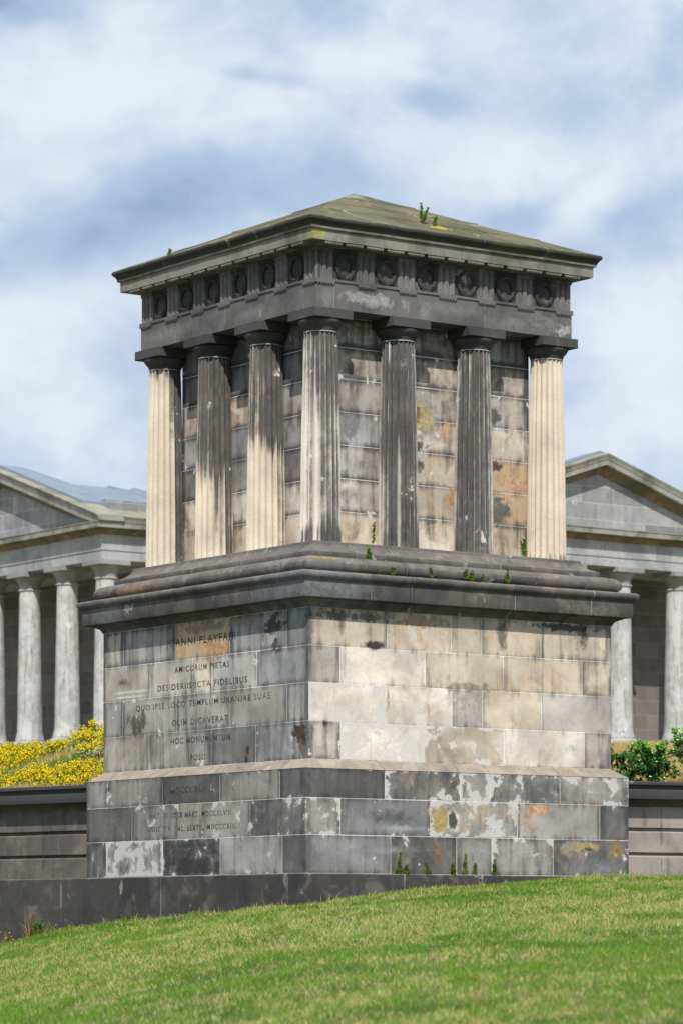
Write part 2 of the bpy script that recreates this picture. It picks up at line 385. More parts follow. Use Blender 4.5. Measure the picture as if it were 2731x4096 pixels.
cella_spots = [spot(0, -.15, 6.06, 1.5, .33, .30, (.24, .25, .26), .5, .15, .85), spot(0, -.13, 6.05, 1.5, .24, .21, (.38, .30, .14), .6, .3, .9), spot(0, -.20, 6.06, 1.5, .10, .12, (.13, .10, .04), .7, .3, .9), spot(0, -.20, 5.86, 1.5, .12, .03, (.60, .55, .45), 1.2, .3, .9), spot(0, -.25, 5.85, 1.5, .06, .03, (.03, .03, .03), .9, .3, .9), spot(0, -.2, 5.70, 1.5, .22, .06, (.04, .038, .036), .9, .4, .9),
               spot(0, .32, 5.13, 1.5, .10, .16, (.45, .24, .10), 1.2, .8, .9), spot(0, 1.30, 5.36, 1.5, .30, .16, (.45, .27, .18), 1.2, .7, .8), spot(0, 1.05, 5.03, 1.5, .20, .17, (.10, .105, .095), .9, .2, .93), spot(0, .95, 5.56, 1.5, .16, .07, (.04, .038, .036), 1.0, .4, .9),
               spot(0, -1.12, 5.86, 1.5, .12, .18, (.19, .19, .19), .8, .2, .8), spot(0, -.22, 5.46, 1.5, .15, .15, (.06, .06, .06), .9, .4, .9), spot(0, .28, 5.90, 1.5, .10, .12, (.50, .30, .16), 1.4, .5, .8), spot(0, .95, 6.15, 1.5, .13, .14, (.05, .05, .05), 1.0, .5, .85),
               spot(0, -.62, 6.55, 1.5, .10, .45, (.50, .45, .38), 1.3, .8, .7), spot(0, .28, 6.45, 1.5, .12, .5, (.48, .43, .35), 1.3, .8, .7), spot(0, 1.25, 6.2, 1.5, .10, .5, (.48, .43, .36), 1.3, .8, .7)]

M_die = stone('weathered_ashlar', edges=True, spots=die_spots, streak=1.05, vary=0.85, bump=0.25, soft=.55, nz=1.35, soot_c=(.048, .048, .051), scale=1.25)
M_base = stone('sooty_base_ashlar', edges=True, spots=base_spots, streak=1.0, vary=0.9, soft=.5, nz=1.35, soot_c=(.036, .036, .039), scale=1.2, bump=0.35, lichen=0.8, lich_c=(.26, .215, .17), flake_c=(.56, .55, .535))
M_cella = stone('sheltered_ashlar', edges=True, spots=cella_spots, streak=0.65, vary=0.9, soft=.35, nz=1.6, scale=1.2)
M_mould = stone('black_moulding', base=(.15, .138, .13), base2=(.055, .055, .056), soot=0.48, nz=1.6, warm=0.12, flake=0.10, flake_c=(.36, .35, .33), lichen=0.7, lich_c=(.15, .138, .12), joints=[k * 40 + u for k in (0, 3) for u in (-1.47, -.9, .6, 1.75)], bump=.3, spots=[
    spot(0, -2.0, 4.21, 2.2, .22, .03, (.40, .30, .03), 1.2, .4, .9), spot(3, -1.4, 4.12, 2.3, .7, .08, (.23, .14, .09), 2.0, .5, .7), spot(0, -2.1, 3.85, 2.39, .75, .3, (.17, .18, .19), .8, .6, .75), spot(3, 2.1, 3.85, 2.39, 1.1, .3, (.16, .17, .185), .8, .6, .75), spot(3, -1.8, 3.85, 2.39, .5, .2, (.16, .165, .17), .8, .6, .7), spot(0, 1.75, 3.80, 2.39, .5, .12, (.19, .175, .155), 1.5, .7, .6)], vary=.7)
M_arch = stone('dark_entablature', base=(.165, .16, .155), base2=(.07, .07, .072), soot=0.33, nz=1.6, soft=.3, warm=0.0, flake=0.16, flake_c=(.36, .345, .33), joints=[0 - 1.62, -.565, .55, 1.63, 120 - 1.1, 120 - .0, 120 + 1.62], streak=.3, spots=[
    spot(0, .95, 7.2, 1.868, .35, .10, (.26, .25, .24), 1.4, .9, .5), spot(0, -.3, 7.2, 1.868, .12, .12, (.25, .25, .25), 1.4, .7, .5), spot(3, .6, 7.22, 1.868, .5, .08, (.22, .215, .21), 1.4, .9, .5), spot(0, -1.05, 7.27, 1.868, .42, .09, (.36, .35, .34), 1.6, .5, .65), spot(0, -1.72, 7.22, 1.868, .10, .14, (.20, .20, .19), .8, .6, .6), spot(0, 1.70, 7.2, 1.868, .16, .09, (.38, .36, .33), 1.5, .4, .8), spot(0, 1.45, 7.25, 1.868, .28, .13, (.16, .16, .16), 2.2, .2, .8), spot(3, -1.3, 7.25, 1.868, .7, .12, (.22, .21, .19), .9, .9, .6), spot(0, 0.1, 7.27, 1.868, .5, .10, (.19, .19, .19), .9, .9, .6)], vary=.55)
M_frieze = stone('sooty_frieze', base=(.07, .067, .065), base2=(.038, .038, .039), soot=0.5, warm=0.22, warm_c=(.26, .22, .18), flake=0.10, flake_c=(.34, .31, .27), joints=[-1.16, -.05, 120 - .6, 120 + .5, 120 + 1.2])
M_trig = stone('sooty_triglyph', base=(.20, .192, .18), base2=(.08, .08, .08), soot=0.46, nz=1.5, warm=0.25, warm_c=(.30, .25, .2), flake=0.05, flake_c=(.36, .33, .29))
M_wreath = stone('black_wreath', base=(.09, .088, .085), base2=(.05, .05, .05), soot=0.35, warm=0.10, warm_c=(.16, .14, .11), flake=0.0)
M_corn = stone('stained_cornice', base=(.30, .28, .245), base2=(.13, .125, .115), soot=0.36, nz=1.6, warm=0.15, warm_c=(.26, .22, .17), flake=0.12, flake_c=(.36, .35, .31), joints=[-1.03, .95, .05, 120 - 1.0, 120 - .05, 120 + .9], moss=0.35, spots=[
    spot(0, -1.97, 7.9, 2.06, .17, .10, (.22, .25, .19), 1.6, .5, .6), spot(0, -1.95, 7.91, 2.06, .11, .06, (.33, .30, .07), 1.9, .4, .75), spot(0, 1.25, 8.02, 2.1, .07, .06, (.30, .36, .30), 1.0, .5, .8), spot(3, -1.7, 7.89, 2.06, .45, .07, (.28, .22, .16), 1.5, .6, .7)], vary=.7)
M_cyma = stone('mossy_gutter_moulding', base=(.055, .055, .048), base2=(.028, .028, .026), soot=0.45, warm=0.0, flake=0.05, flake_c=(.36, .36, .30), moss=0.75, lichen=.7, lich_c=(.16, .15, .09), joints=[-.75, .35, 1.3, 120 - .9, 120 + .2, 120 + 1.0])
M_roof = stone('mossy_roof_slabs', base=(.165, .155, .09), base2=(.08, .078, .052), soot=0.28, nz=1.4, warm=0.10, flake=0.12, flake_c=(.42, .40, .34), moss=0.55, yellow=0.45, joints=[-1.3, -.3, .75, 120 - .9, 120 + .3, 120 + 1.2], joint_c=(.05, .05, .04), bump=.55, spots=[(CX - .3, CY - .4, 8.86, .5, .16, (.36, .36, .29), 1.8, .4, .7), (CX + 2.3, CY + .7, 8.1, .25, .06, (.45, .33, .04), 2.0, .3, .8)])
M_plinth = stone('black_plinth', base=(.07, .065, .062), base2=(.034, .033, .032), soot=0.42, warm=0.14, warm_c=(.18, .15, .12), flake=0.12, flake_c=(.28, .26, .24), streak=1.5, joints=[0 + .4, -1.0, 120 - .6, 120 + 1.2, 120 + 2.05], spots=[spot(3, 2.02, .60, 2.385, .05, .14, (.22, .22, .21), .9, .4, .85)], lichen=.4)
M_abac = stone('black_abacus', base=(.08, .078, .078), base2=(.04, .04, .042), soot=0.36, nz=1.4, warm=0.05, warm_c=(.2, .17, .13), flake=0.03, flake_c=(.3, .29, .27), vary=.4, bump=.2)
M_mortar = stone('pale_mortar', base=(.50, .49, .47), soot=0.15, warm=0.0, flake=0.0)

# ---- pedestal: base course
s0 = (0, 0, 0)
bm = block_bm(); core(bm, 2.35, Z0 - .02, 1.80)
zr = [(1.497, 1.832), (1.081, 1.497), (Z0, 1.081)]
blocks(bm, 3, 2.35, [(zr[0][0], zr[0][1], [-1.863, -.618, .617, 1.847], [('g', .35, .25, 0), ('g', .38, .36, 0), ('d', .45, .10, 0), ('g', .35, .42, .2), ('d', .5, .25, 0)]),
                     (zr[1][0], zr[1][1], [-1.305, -.272, .227, 1.25], [('d', .40, .12, 0), ('g', .40, .46, 0), ('e', .22, .15, .2), ('g', .32, .55, 0), ('d', .40, .50, 0)]),
                     (zr[2][0], zr[2][1], [-1.894, -.61, .624, 1.897], [('d', .5, .45, 0), ('g', .50, .98, 0), ('k', .5, .50, 0), ('l', .25, .38, 0), ('d', .35, .3, 0)])], 2.35, seed=3)
blocks(bm, 0, 2.35, [(zr[0][0], zr[0][1], [-1.251, -.18, .256, 1.297], [('d', .50, .22, 0), ('d', .36, .58, .2), ('g', .3, .85, 0), ('d', .36, .66, .1), ('g', .3, .78, .1)]),
                     (zr[1][0], zr[1][1], [-1.872, -.608, .658, 1.907], [('g', .4, .70, 0), ('b', .38, .34, 0), ('g', .30, .80, .3), ('l', .28, .42, .2), ('d', .45, .34, 0)]),
                     (zr[2][0], zr[2][1], [-1.172, -.232, .282, 1.196], [('b', .34, .30, 0), ('d', .40, .22, .25), ('g', .30, .2, 0), ('g', .40, .52, 0), ('d', .36, .30, .2)])], 2.35, seed=4)
for k in (1, 2):
    blocks(bm, k, 2.35, [(z0, z1, [(-1.87, -.6, .62, 1.85), (-1.2, -.2, .25, 1.25)][i % 2], None) for i, (z0, z1) in enumerate(zr)], 2.35, seed=11)
# weathered slope up to the die
cl = bm.loops.layers.float_color['tint']; pv = bm.loops.layers.float_vector['par']; e1_ = bm.loops.layers.float_vector['e1']; e2_ = bm.loops.layers.float_vector['e2']
nb = set(bm.faces)
sl = [-2.36, -1.86, -1.25, -.62, -.2, .25, .62, 1.3, 1.85, 2.36]
for k in range(4):
    js = {0: [-1.251, -.18, .256, 1.297], 3: [-1.863, -.618, .617, 1.847]}.get(k, [-1.2, 0, 1.2])
    us = [-2.35] + js + [2.35]
    for i in range(len(us) - 1):
        u0 = us[i] + (.003 if i else -.006); u1 = us[i + 1] - (.003 if i < len(us) - 2 else -.006)
        r = 2.19 / 2.356
        i0 = u0 * r if i == 0 else u0; i1 = u1 * r if i == len(us) - 2 else u1
        f = bm.faces.new([bm.verts.new(fpt(k, *q)) for q in ((u0, 2.357, 1.828), (u1, 2.357, 1.828), (i1, 2.19, 1.942), (i0, 2.19, 1.942))])
        for lp in f.loops: lp[cl] = (.225, .205, .18, 1); lp[pv] = (.30, .25, .1); lp[e1_] = (.3, .3, 0); lp[e2_] = (.3, .3, 0)
base_bm = bm
# ---- pedestal: die
bm = block_bm(); core(bm, 2.2, 1.80, 3.66)
dr = [(3.218, 3.648), (2.802, 3.218), (2.366, 2.802), (1.938, 2.366)]
blocks(bm, 3, 2.2, [(*dr[0], [-1.738, -.569, .601, 1.758], [('e', .55, 0, .2), ('l', .52, 0, 0), ('t', .30, .05, 1.0), ('b', .42, .1, .1), ('b', .40, 0, 0)]),
                    (*dr[1], [-1.135, -.185, .229, 1.168], [('e', .26, .10, .2), ('e', .25, 0, .1), ('y', .30, .15, .2), ('l', .35, .25, 0), ('b', .45, .12, 0)]),
                    (*dr[2], [-1.757, -.543, .594, 1.775], [('l', .35, .12, 0), ('g', .32, .42, .1), ('g', .36, .16, 0), ('g', .28, .10, .2), ('l', .42, .06, 0)]),
                    (*dr[3], [-1.15, -.25, .212, 1.14], [('e', .28, .05, .1), ('g', .34, .28, .1), ('g', .38, .30, 0), ('d', .34, .22, 0), ('b', .42, .22, 0)])], 2.2, seed=5)
blocks(bm, 0, 2.2, [(*dr[0], [-1.11, -.192, .251, 1.132], [('y', .30, .06, .2), ('p', .14, .06, .4), ('y', .2, .05, .1), ('t', .25, 0, .3), ('y', .38, .06, .2)]),
                    (*dr[1], [-1.772, -.569, .571, 1.757], [('e', .32, .06, .1), ('w', .14, .10, 0), ('y', .26, .12, .2), ('y', .22, 0, .3), ('y', .34, 0, .4)]),
                    (*dr[2], [-1.135, -.183, .258, 1.138], [('w', .16, .85, .1), ('w', .06, .3, .2), ('m', .22, .08, 0), ('y', .12, 0, .3), ('m', .15, 0, 0)]),
                    (*dr[3], [-1.765, -.576, .581, 1.794], [('e', .36, .35, 0), ('w', .05, 1.1, 0), ('y', .14, .75, .3), ('w', .14, .16, .1), ('e', .36, 0, .2)])], 2.2, seed=6)
for k in (1, 2):
    blocks(bm, k, 2.2, [(z0, z1, [(-1.74, -.57, .6, 1.76), (-1.14, -.2, .23, 1.15)][i % 2], None) for i, (z0, z1) in enumerate(dr)], 2.2, seed=12)
die_bm = bm
base_o = mpart('base_course', base_bm, M_base)
die_o = mpart('die', die_bm, M_die)
# ---- inscription on the left face, one child per word: thin dark letters, slightly proud of the stone
LINES = [("JOANNI PLAYFAIR", -.774, .736, 3.384, .088, 2.2), ("AMICORUM PIETAS", -.583, .592, 3.072, .068, 2.2), ("DESIDERIIS ICTA FIDELIBUS", -.959, .967, 2.870, .070, 2.2),
         ("QUO IPSE LOCO TEMPLUM URANIAE SUAE", -1.449, 1.442, 2.656, .070, 2.2), ("OLIM DICAVERAT", -.639, .568, 2.438, .074, 2.2), ("HOC MONUMENTUM", -.667, .611, 2.222, .072, 2.2),
         ("POSUIT", -.239, .211, 2.013, .068, 2.2), ("MDCCCXXVI.", -.424, .416, 1.627, .074, 2.35), ("NAT. VI. IDUS MART. MDCCXLVIII.", -.893, .885, 1.338, .062, 2.35), ("OBIIT XIV. KAL. SEXTIL. MDCCCXIX.", -.95, .97, 1.180, .062, 2.35)]
M_letter, g, b, _ = base_mat('dark_letters')
Pl = g.n('ShaderNodeNewGeometry').outputs['Position']
g.put(b.inputs['Base Color'], g.mix(g.ss(g.noise(Pl, 9, 5, .65), .40, .68), (.024, .022, .021), (.16, .15, .135)))
def text_mesh(t):
    cu = bpy.data.curves.new('letters', 'FONT'); cu.body = t; cu.size = 1.0; cu.resolution_u = 3; cu.offset = 0.012; cu.space_character = 1.25
    to = bpy.data.objects.new('letters', cu); col.objects.link(to); bpy.context.view_layer.update()
    me = bpy.data.meshes.new_from_object(to.evaluated_get(bpy.context.evaluated_depsgraph_get()))
    bpy.data.objects.remove(to); bpy.data.curves.remove(cu)
    bt = bmesh.new(); bt.from_mesh(me); bpy.data.meshes.remove(me); bmesh.ops.remove_doubles(bt, verts=bt.verts, dist=1e-4)
    return bt
CAPH = max(v.co.y for v in text_mesh('H').verts); SPACE = .62
for text, u0, u1, zb, hgt, a in LINES:
    words = [(w, text_mesh(w)) for w in text.split(' ')]
    ext = [(min(v.co.x for v in bt.verts), max(v.co.x for v in bt.verts)) for _, bt in words]
    tot = sum(e[1] - e[0] for e in ext) + SPACE * (len(words) - 1)
    sx = (u1 - u0) / tot; sy = hgt / CAPH; cur = u0
    for (w, bt), e in zip(words, ext):
        lb = bmesh.new(); idx = {v: (cur + (v.co.x - e[0]) * sx, zb + v.co.y * sy) for v in bt.verts}
        va = {v: lb.verts.new(fpt(3, u, a + .0036, z)) for v, (u, z) in idx.items()}; vb = {v: lb.verts.new(fpt(3, u, a + .001, z)) for v, (u, z) in idx.items()}
        for f in bt.faces: lb.faces.new([va[v] for v in f.verts])
        for ed in bt.edges:
            if len(ed.link_faces) == 1: p, q = ed.verts; lb.faces.new((va[q], va[p], vb[p], vb[q]))
        bmesh.ops.recalc_face_normals(lb, faces=lb.faces)
        mpart('inscription', lb, M_letter, die_o if a == 2.2 else base_o)
        cur += (e[1] - e[0] + SPACE) * sx; bt.free()

# ---- plinth under the base (carries on along the garden walls)
bm = new_bm(); ring(bm, [(2.385, -1.2), (2.385, .205), (2.381, .208), (2.385, .211), (2.385, .638), (2.375, .648), (2.0, .648)], 40, .002)
mpart('plinth', bm, M_plinth, smooth=30)

# ---- pedestal cornice and the moulded base under the columns
bm = new_bm()
ring(bm, [(1.9, 3.650), (2.212, 3.650), (2.216, 3.662), (2.222, 3.680), (2.245, 3.704), (2.285, 3.722), (2.305, 3.728), (2.305, 3.745), (2.388, 3.745), (2.390, 3.748), (2.390, 3.932), (2.396, 3.938), (2.425, 3.955), (2.440, 3.975),
          (2.446, 3.998), (2.440, 4.020), (2.420, 4.036), (2.26, 4.052)], 60, .003)
mpart('pedestal_cornice', bm, M_mould, smooth=40)
bm = new_bm()
ring(bm, [(2.0, 4.048), (2.225, 4.048), (2.262, 4.058), (2.288, 4.082), (2.300, 4.115), (2.294, 4.150), (2.272, 4.185), (2.235, 4.212), (2.18, 4.228), (2.105, 4.235), (2.107, 4.238), (2.107, 4.294), (2.103, 4.299), (2.06, 4.312), (2.015, 4.335),
          (1.975, 4.367), (1.95, 4.40), (1.940, 4.432), (1.934, 4.437), (1.2, 4.440)], 60, .004)
mpart('column_base_moulding', bm, M_mould, smooth=40)

# ---- cella wall behind the columns
cz = [4.437, 4.85, 5.236, 5.622, 6.006, 6.39, 6.752, 7.10]
bm = block_bm(); core(bm, 1.5, 4.43, 7.12)
spec0 = [[('t', .38, .2, .3), ('y', .42, .1, .3), ('y', .36, .1, .3), ('t', .4, 0, .4)],
         [('e', .50, .45, .2), ('p', .30, .15, .5), ('e', .34, .2, .5), ('o', .3, .1, .8)],
         [('g', .52, .35, .1), ('g', .55, .38, .1), ('e', .4, .2, .5), ('o', .30, .2, .9)],
         [('b', .46, .3, .1), ('e', .50, .3, .4), ('e', .46, .2, .3), ('e', .36, .1, .3)],
         [('g', .50, .2, .2), ('e', .44, .1, .4), ('e', .5, .1, .3), ('g', .46, .2, .3)],
         [('e', .58, .3, .3), ('e', .62, .3, .4), ('e', .60, .2, .4), ('e', .6, .2, .3)],
         [('g', .75, .3, .3), ('g', .7, .3, .4), ('g', .75, .2, .4), ('g', .75, .2, .3)]]
spec3 = [[('e', .6, .2, .2), ('t', .36, .1, .3), ('t', .40, .1, .3), ('p', .3, .1, .3)],
         [('d', .55, .2, 0), ('t', .36, .1, .4), ('e', .45, .2, .2), ('e', .5, .4, .2)],
         [('g', .5, .2, .1), ('d', .5, .1, .1), ('g', .46, .1, .1), ('d', .5, .3, .2)],
         [('g', .5, .1, .1), ('b', .46, .1, .1), ('b', .42, .15, .1), ('g', .5, .3, .1)],
         [('g', .5, .1, .4), ('e', .45, .1, .5), ('e', .46, .15, .6), ('g', .5, .25, .2)],
         [('d', .6, .1, .1), ('d', .6, .15, .1), ('d', .6, .15, .1), ('d', .6, .2, .1)],
         [('d', .7, .1, .1), ('d', .7, .15, .1), ('d', .75, .15, .2), ('d', .7, .2, .1)]]
for k in range(4):
    rows = []
    for i in range(7):
        js = [-.552, .552]
        rows.append((cz[i], cz[i + 1], js, {0: [spec0[i][0], spec0[i][2], spec0[i][3]], 3: spec3[i][1:]}.get(k)))
    blocks(bm, k, 1.5, rows, 1.5, seed=20, gap=.0045)
mpart('cella_wall', bm, M_cella)

# ---- columns
def gsn(x, c, w): return math.exp(-((x - c) / w) ** 2)
def stp(x, a, b_):
    t = min(1, max(0, (x - a) / (b_ - a))); return t * t * (3 - 2 * t)
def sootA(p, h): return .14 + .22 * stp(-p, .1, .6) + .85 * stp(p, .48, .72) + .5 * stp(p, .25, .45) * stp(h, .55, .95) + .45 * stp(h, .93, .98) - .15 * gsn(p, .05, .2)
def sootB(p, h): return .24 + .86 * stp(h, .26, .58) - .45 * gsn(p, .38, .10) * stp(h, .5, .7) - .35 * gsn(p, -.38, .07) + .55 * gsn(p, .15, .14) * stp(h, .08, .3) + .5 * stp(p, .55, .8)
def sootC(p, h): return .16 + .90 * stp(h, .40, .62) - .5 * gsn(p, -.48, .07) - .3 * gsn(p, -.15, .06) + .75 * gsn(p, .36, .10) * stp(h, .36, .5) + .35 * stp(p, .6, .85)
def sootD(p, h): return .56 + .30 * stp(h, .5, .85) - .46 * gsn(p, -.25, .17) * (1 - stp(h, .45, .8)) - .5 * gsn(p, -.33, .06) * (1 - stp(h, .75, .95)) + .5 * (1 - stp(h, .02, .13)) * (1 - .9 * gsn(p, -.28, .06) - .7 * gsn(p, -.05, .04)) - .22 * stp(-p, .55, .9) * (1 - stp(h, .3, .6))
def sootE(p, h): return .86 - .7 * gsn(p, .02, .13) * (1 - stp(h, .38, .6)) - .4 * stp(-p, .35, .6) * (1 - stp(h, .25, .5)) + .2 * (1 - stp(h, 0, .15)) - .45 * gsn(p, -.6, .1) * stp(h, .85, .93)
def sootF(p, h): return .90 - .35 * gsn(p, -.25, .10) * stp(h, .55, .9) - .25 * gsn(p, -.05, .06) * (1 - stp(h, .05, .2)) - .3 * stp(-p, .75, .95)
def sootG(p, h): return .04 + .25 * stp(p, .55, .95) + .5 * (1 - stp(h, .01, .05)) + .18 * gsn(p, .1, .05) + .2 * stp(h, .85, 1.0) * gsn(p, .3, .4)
def sootX(p, h): return .5
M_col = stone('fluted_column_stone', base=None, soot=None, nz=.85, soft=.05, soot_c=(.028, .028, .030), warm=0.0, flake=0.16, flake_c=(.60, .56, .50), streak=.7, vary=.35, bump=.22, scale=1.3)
shaft_z0, shaft_z1 = 4.438, 6.850
GREYC = {}
def column(x, y, fn):
    bm = new_bm(); pl = bm.loops.layers.float_vector.new('par'); tl = bm.loops.layers.float_color.new('tint')
    NF, NP, NH = 20, 6, 44
    rows = []
    for j in range(NH + 1):
        h = j / NH
        r = .238 - .046 * h + .006 * math.sin(math.pi * h)
        z = shaft_z0 + (shaft_z1 - shaft_z0) * h
        rowv = []
        dep = .027 * (1 - .15 * h) * (1 if h > .015 else .5)
        for i in range(NF * NP):
            a = 2 * math.pi * i / (NF * NP); fr = (i % NP) / NP
            rr = r - dep * math.sin(math.pi * fr) ** .75
            rr += .0022 * mnoise.noise((x * 9 + math.cos(a) * 3, y * 9 + math.sin(a) * 3, z * 5))
            v = bm.verts.new((x + rr * math.cos(a), y + rr * math.sin(a), z))
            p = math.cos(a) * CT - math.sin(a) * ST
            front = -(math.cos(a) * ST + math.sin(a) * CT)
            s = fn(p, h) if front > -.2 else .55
            s += .30 * (math.sin((i // NP) * 12.9898 + x * 7) * .5) + .13 * mnoise.noise(((i // NP) * 3.7 + x, y, z * 1.3)) + .26 * math.sin(math.pi * fr) - .13 - (.14 if i % NP == 0 else 0)  # soot plus flute shading painted in: grooves darker, arrises lighter
            rowv.append((v, s, p))
        rows.append(rowv)
    n = NF * NP
    for j in range(NH):
        for i in range(n):
            q = [rows[j][i], rows[j][(i + 1) % n], rows[j + 1][(i + 1) % n], rows[j + 1][i]]
            f = bm.faces.new([t[0] for t in q])
            for lp, t in zip(f.loops, q):
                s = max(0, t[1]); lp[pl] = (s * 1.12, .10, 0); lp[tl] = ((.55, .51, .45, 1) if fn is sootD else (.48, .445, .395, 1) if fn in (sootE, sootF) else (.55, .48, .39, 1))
    bm.faces.new([t[0] for t in reversed(rows[0])]); bm.faces.new([t[0] for t in rows[-1]])
    # pale mortar bed under the capital
    zr_ = 6.845
    for (ra, za, rb, zb_) in ((.188, zr_, .1965, zr_), (.1965, zr_, .1965, zr_ + .007), (.1965, zr_ + .007, .188, zr_ + .007)):
        for i in range(40):
            a0, a1 = 2 * math.pi * i / 40, 2 * math.pi * (i + 1) / 40
            f = bm.faces.new([bm.verts.new(q) for q in ((x + ra * math.cos(a0), y + ra * math.sin(a0), za), (x + ra * math.cos(a1), y + ra * math.sin(a1), za), (x + rb * math.cos(a1), y + rb * math.sin(a1), zb_), (x + rb * math.cos(a0), y + rb * math.sin(a0), zb_))])
            f.material_index = 1
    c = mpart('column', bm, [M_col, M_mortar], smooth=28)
    bm = new_bm()
    prof = [(.10, 6.851), (.193, 6.851), (.194, 6.870), (.200, 6.872), (.200, 6.877), (.197, 6.879), (.205, 6.884), (.205, 6.889), (.202, 6.891), (.215, 6.905), (.236, 6.928), (.252, 6.950), (.260, 6.968), (.258, 6.980), (.245, 6.988), (.1, 6.988)]
    lathe(bm, prof, 40, x, y)
    mpart('capital', bm, M_abac, c, smooth=35)
    bm = new_bm(); box(bm, x - .27, x + .27, y - .27, y + .27, 6.989, 7.0985)
    bmesh.ops.bevel(bm, geom=bm.edges, offset=.004, segments=1, affect='EDGES')
    mpart('abacus', bm, M_abac, c)
    return c
def lathe(bm, prof, n, x=0, y=0, z=0):
    rows = [[bm.verts.new((x + r * math.cos(2 * math.pi * i / n), y + r * math.sin(2 * math.pi * i / n), z + zz)) for i in range(n)] for r, zz in prof]
    for j in range(len(rows) - 1):
        for i in range(n): bm.faces.new((rows[j][i], rows[j][(i + 1) % n], rows[j + 1][(i + 1) % n], rows[j + 1][i]))
    bm.faces.new(list(reversed(rows[0]))); bm.faces.new(rows[-1])
ac = 1.655; sp = ac * 2 / 3
pos = {(-ac, ac): sootA, (-ac, ac - sp): sootB, (-ac, ac - 2 * sp): sootC, (-ac, -ac): sootD, (-ac + sp, -ac): sootE, (-ac + 2 * sp, -ac): sootF, (ac, -ac): sootG,
       (ac, -ac + sp): sootX, (ac, -ac + 2 * sp): sootX, (ac, ac): sootX, (-ac + sp, ac): sootX, (-ac + 2 * sp, ac): sootX}
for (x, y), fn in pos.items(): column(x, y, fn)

# ---- architrave, taenia, regulae
bm = new_bm(); ring(bm, [(1.0, 7.10), (1.866, 7.10), (1.868, 7.102), (1.868, 7.410), (1.882, 7.411), (1.882, 7.440), (1.85, 7.442)], 50, .0015)
arch = mpart('architrave', bm, M_arch, smooth=30)
TW = .25; TS = (2 * 1.868 - TW) / 6
tcs = [-1.868 + TW / 2 + i * TS for i in range(7)]
def facebox(bm, k, u0, u1, o0, o1, z0, z1):
    ps = [fpt(k, *q) for q in ((u0, o0, z0), (u1, o0, z0), (u1, o1, z0), (u0, o1, z0), (u0, o0, z1), (u1, o0, z1), (u1, o1, z1), (u0, o1, z1))]
    vs = [bm.verts.new(p) for p in ps]
    for f in ((0,3,2,1),(4,5,6,7),(0,1,5,4),(1,2,6,5),(2,3,7,6),(3,0,4,7)): bm.faces.new([vs[i] for i in f])
def fin(bm): bmesh.ops.recalc_face_normals(bm, faces=bm.faces)
for k in (3, 0):
    for i, u in enumerate(tcs):
        bm = new_bm(); e0 = -.012 if i == 0 else 0; e1 = .012 if i == 6 else 0
        facebox(bm, k, u - TW / 2 + e0, u + TW / 2 + e1 , 1.8655, 1.8865, 7.385, 7.4095)
        for j in range(6):
            q = u + (j - 2.5) * TW / 6.2
            facebox(bm, k, q - .009, q + .009, 1.8665, 1.884, 7.368, 7.3848)
        fin(bm); mpart('regula', bm, M_arch, arch)
# ---- frieze with triglyphs and wreaths
bm = new_bm(); ring(bm, [(1.2, 7.443), (1.838, 7.443), (1.838, 7.76), (1.856, 7.762), (1.856, 7.80), (1.2, 7.803)], 40, .002)
frz = mpart('frieze', bm, M_frieze, smooth=30)
def triglyph(k, u):
    bm = new_bm(); w = TW / 2
    # plan profile: half groove, flat, groove, flat, groove, flat, half groove
    pr = [(-w, .008), (-w + .018, .030), (-w + .062, .030), (-w + .083, .006), (-w + .104, .030), (w - .104, .030), (w - .083, .006), (w - .062, .030), (w - .018, .030), (w, .008)]
    lo = [bm.verts.new(fpt(k, u + a, 1.838 + o, 7.443)) for a, o in pr]; hi = [bm.verts.new(fpt(k, u + a, 1.838 + o, 7.752)) for a, o in pr]
    for i in range(len(pr) - 1): bm.faces.new((lo[i], lo[i + 1], hi[i + 1], hi[i]))
    lb_ = [bm.verts.new(fpt(k, u + s * w, 1.80, z)) for s in (-1, 1) for z in (7.443, 7.752)]
    bm.faces.new((lb_[0], lo[0], hi[0], lb_[1])); bm.faces.new((lo[-1], lb_[2], lb_[3], hi[-1]))
    bm.faces.new(hi + [lb_[3], lb_[1]])
    facebox(bm, k, u - w - .001, u + w + .001, 1.80, 1.872, 7.7525, 7.797)
    fin(bm); mpart('triglyph', bm, M_trig, frz)
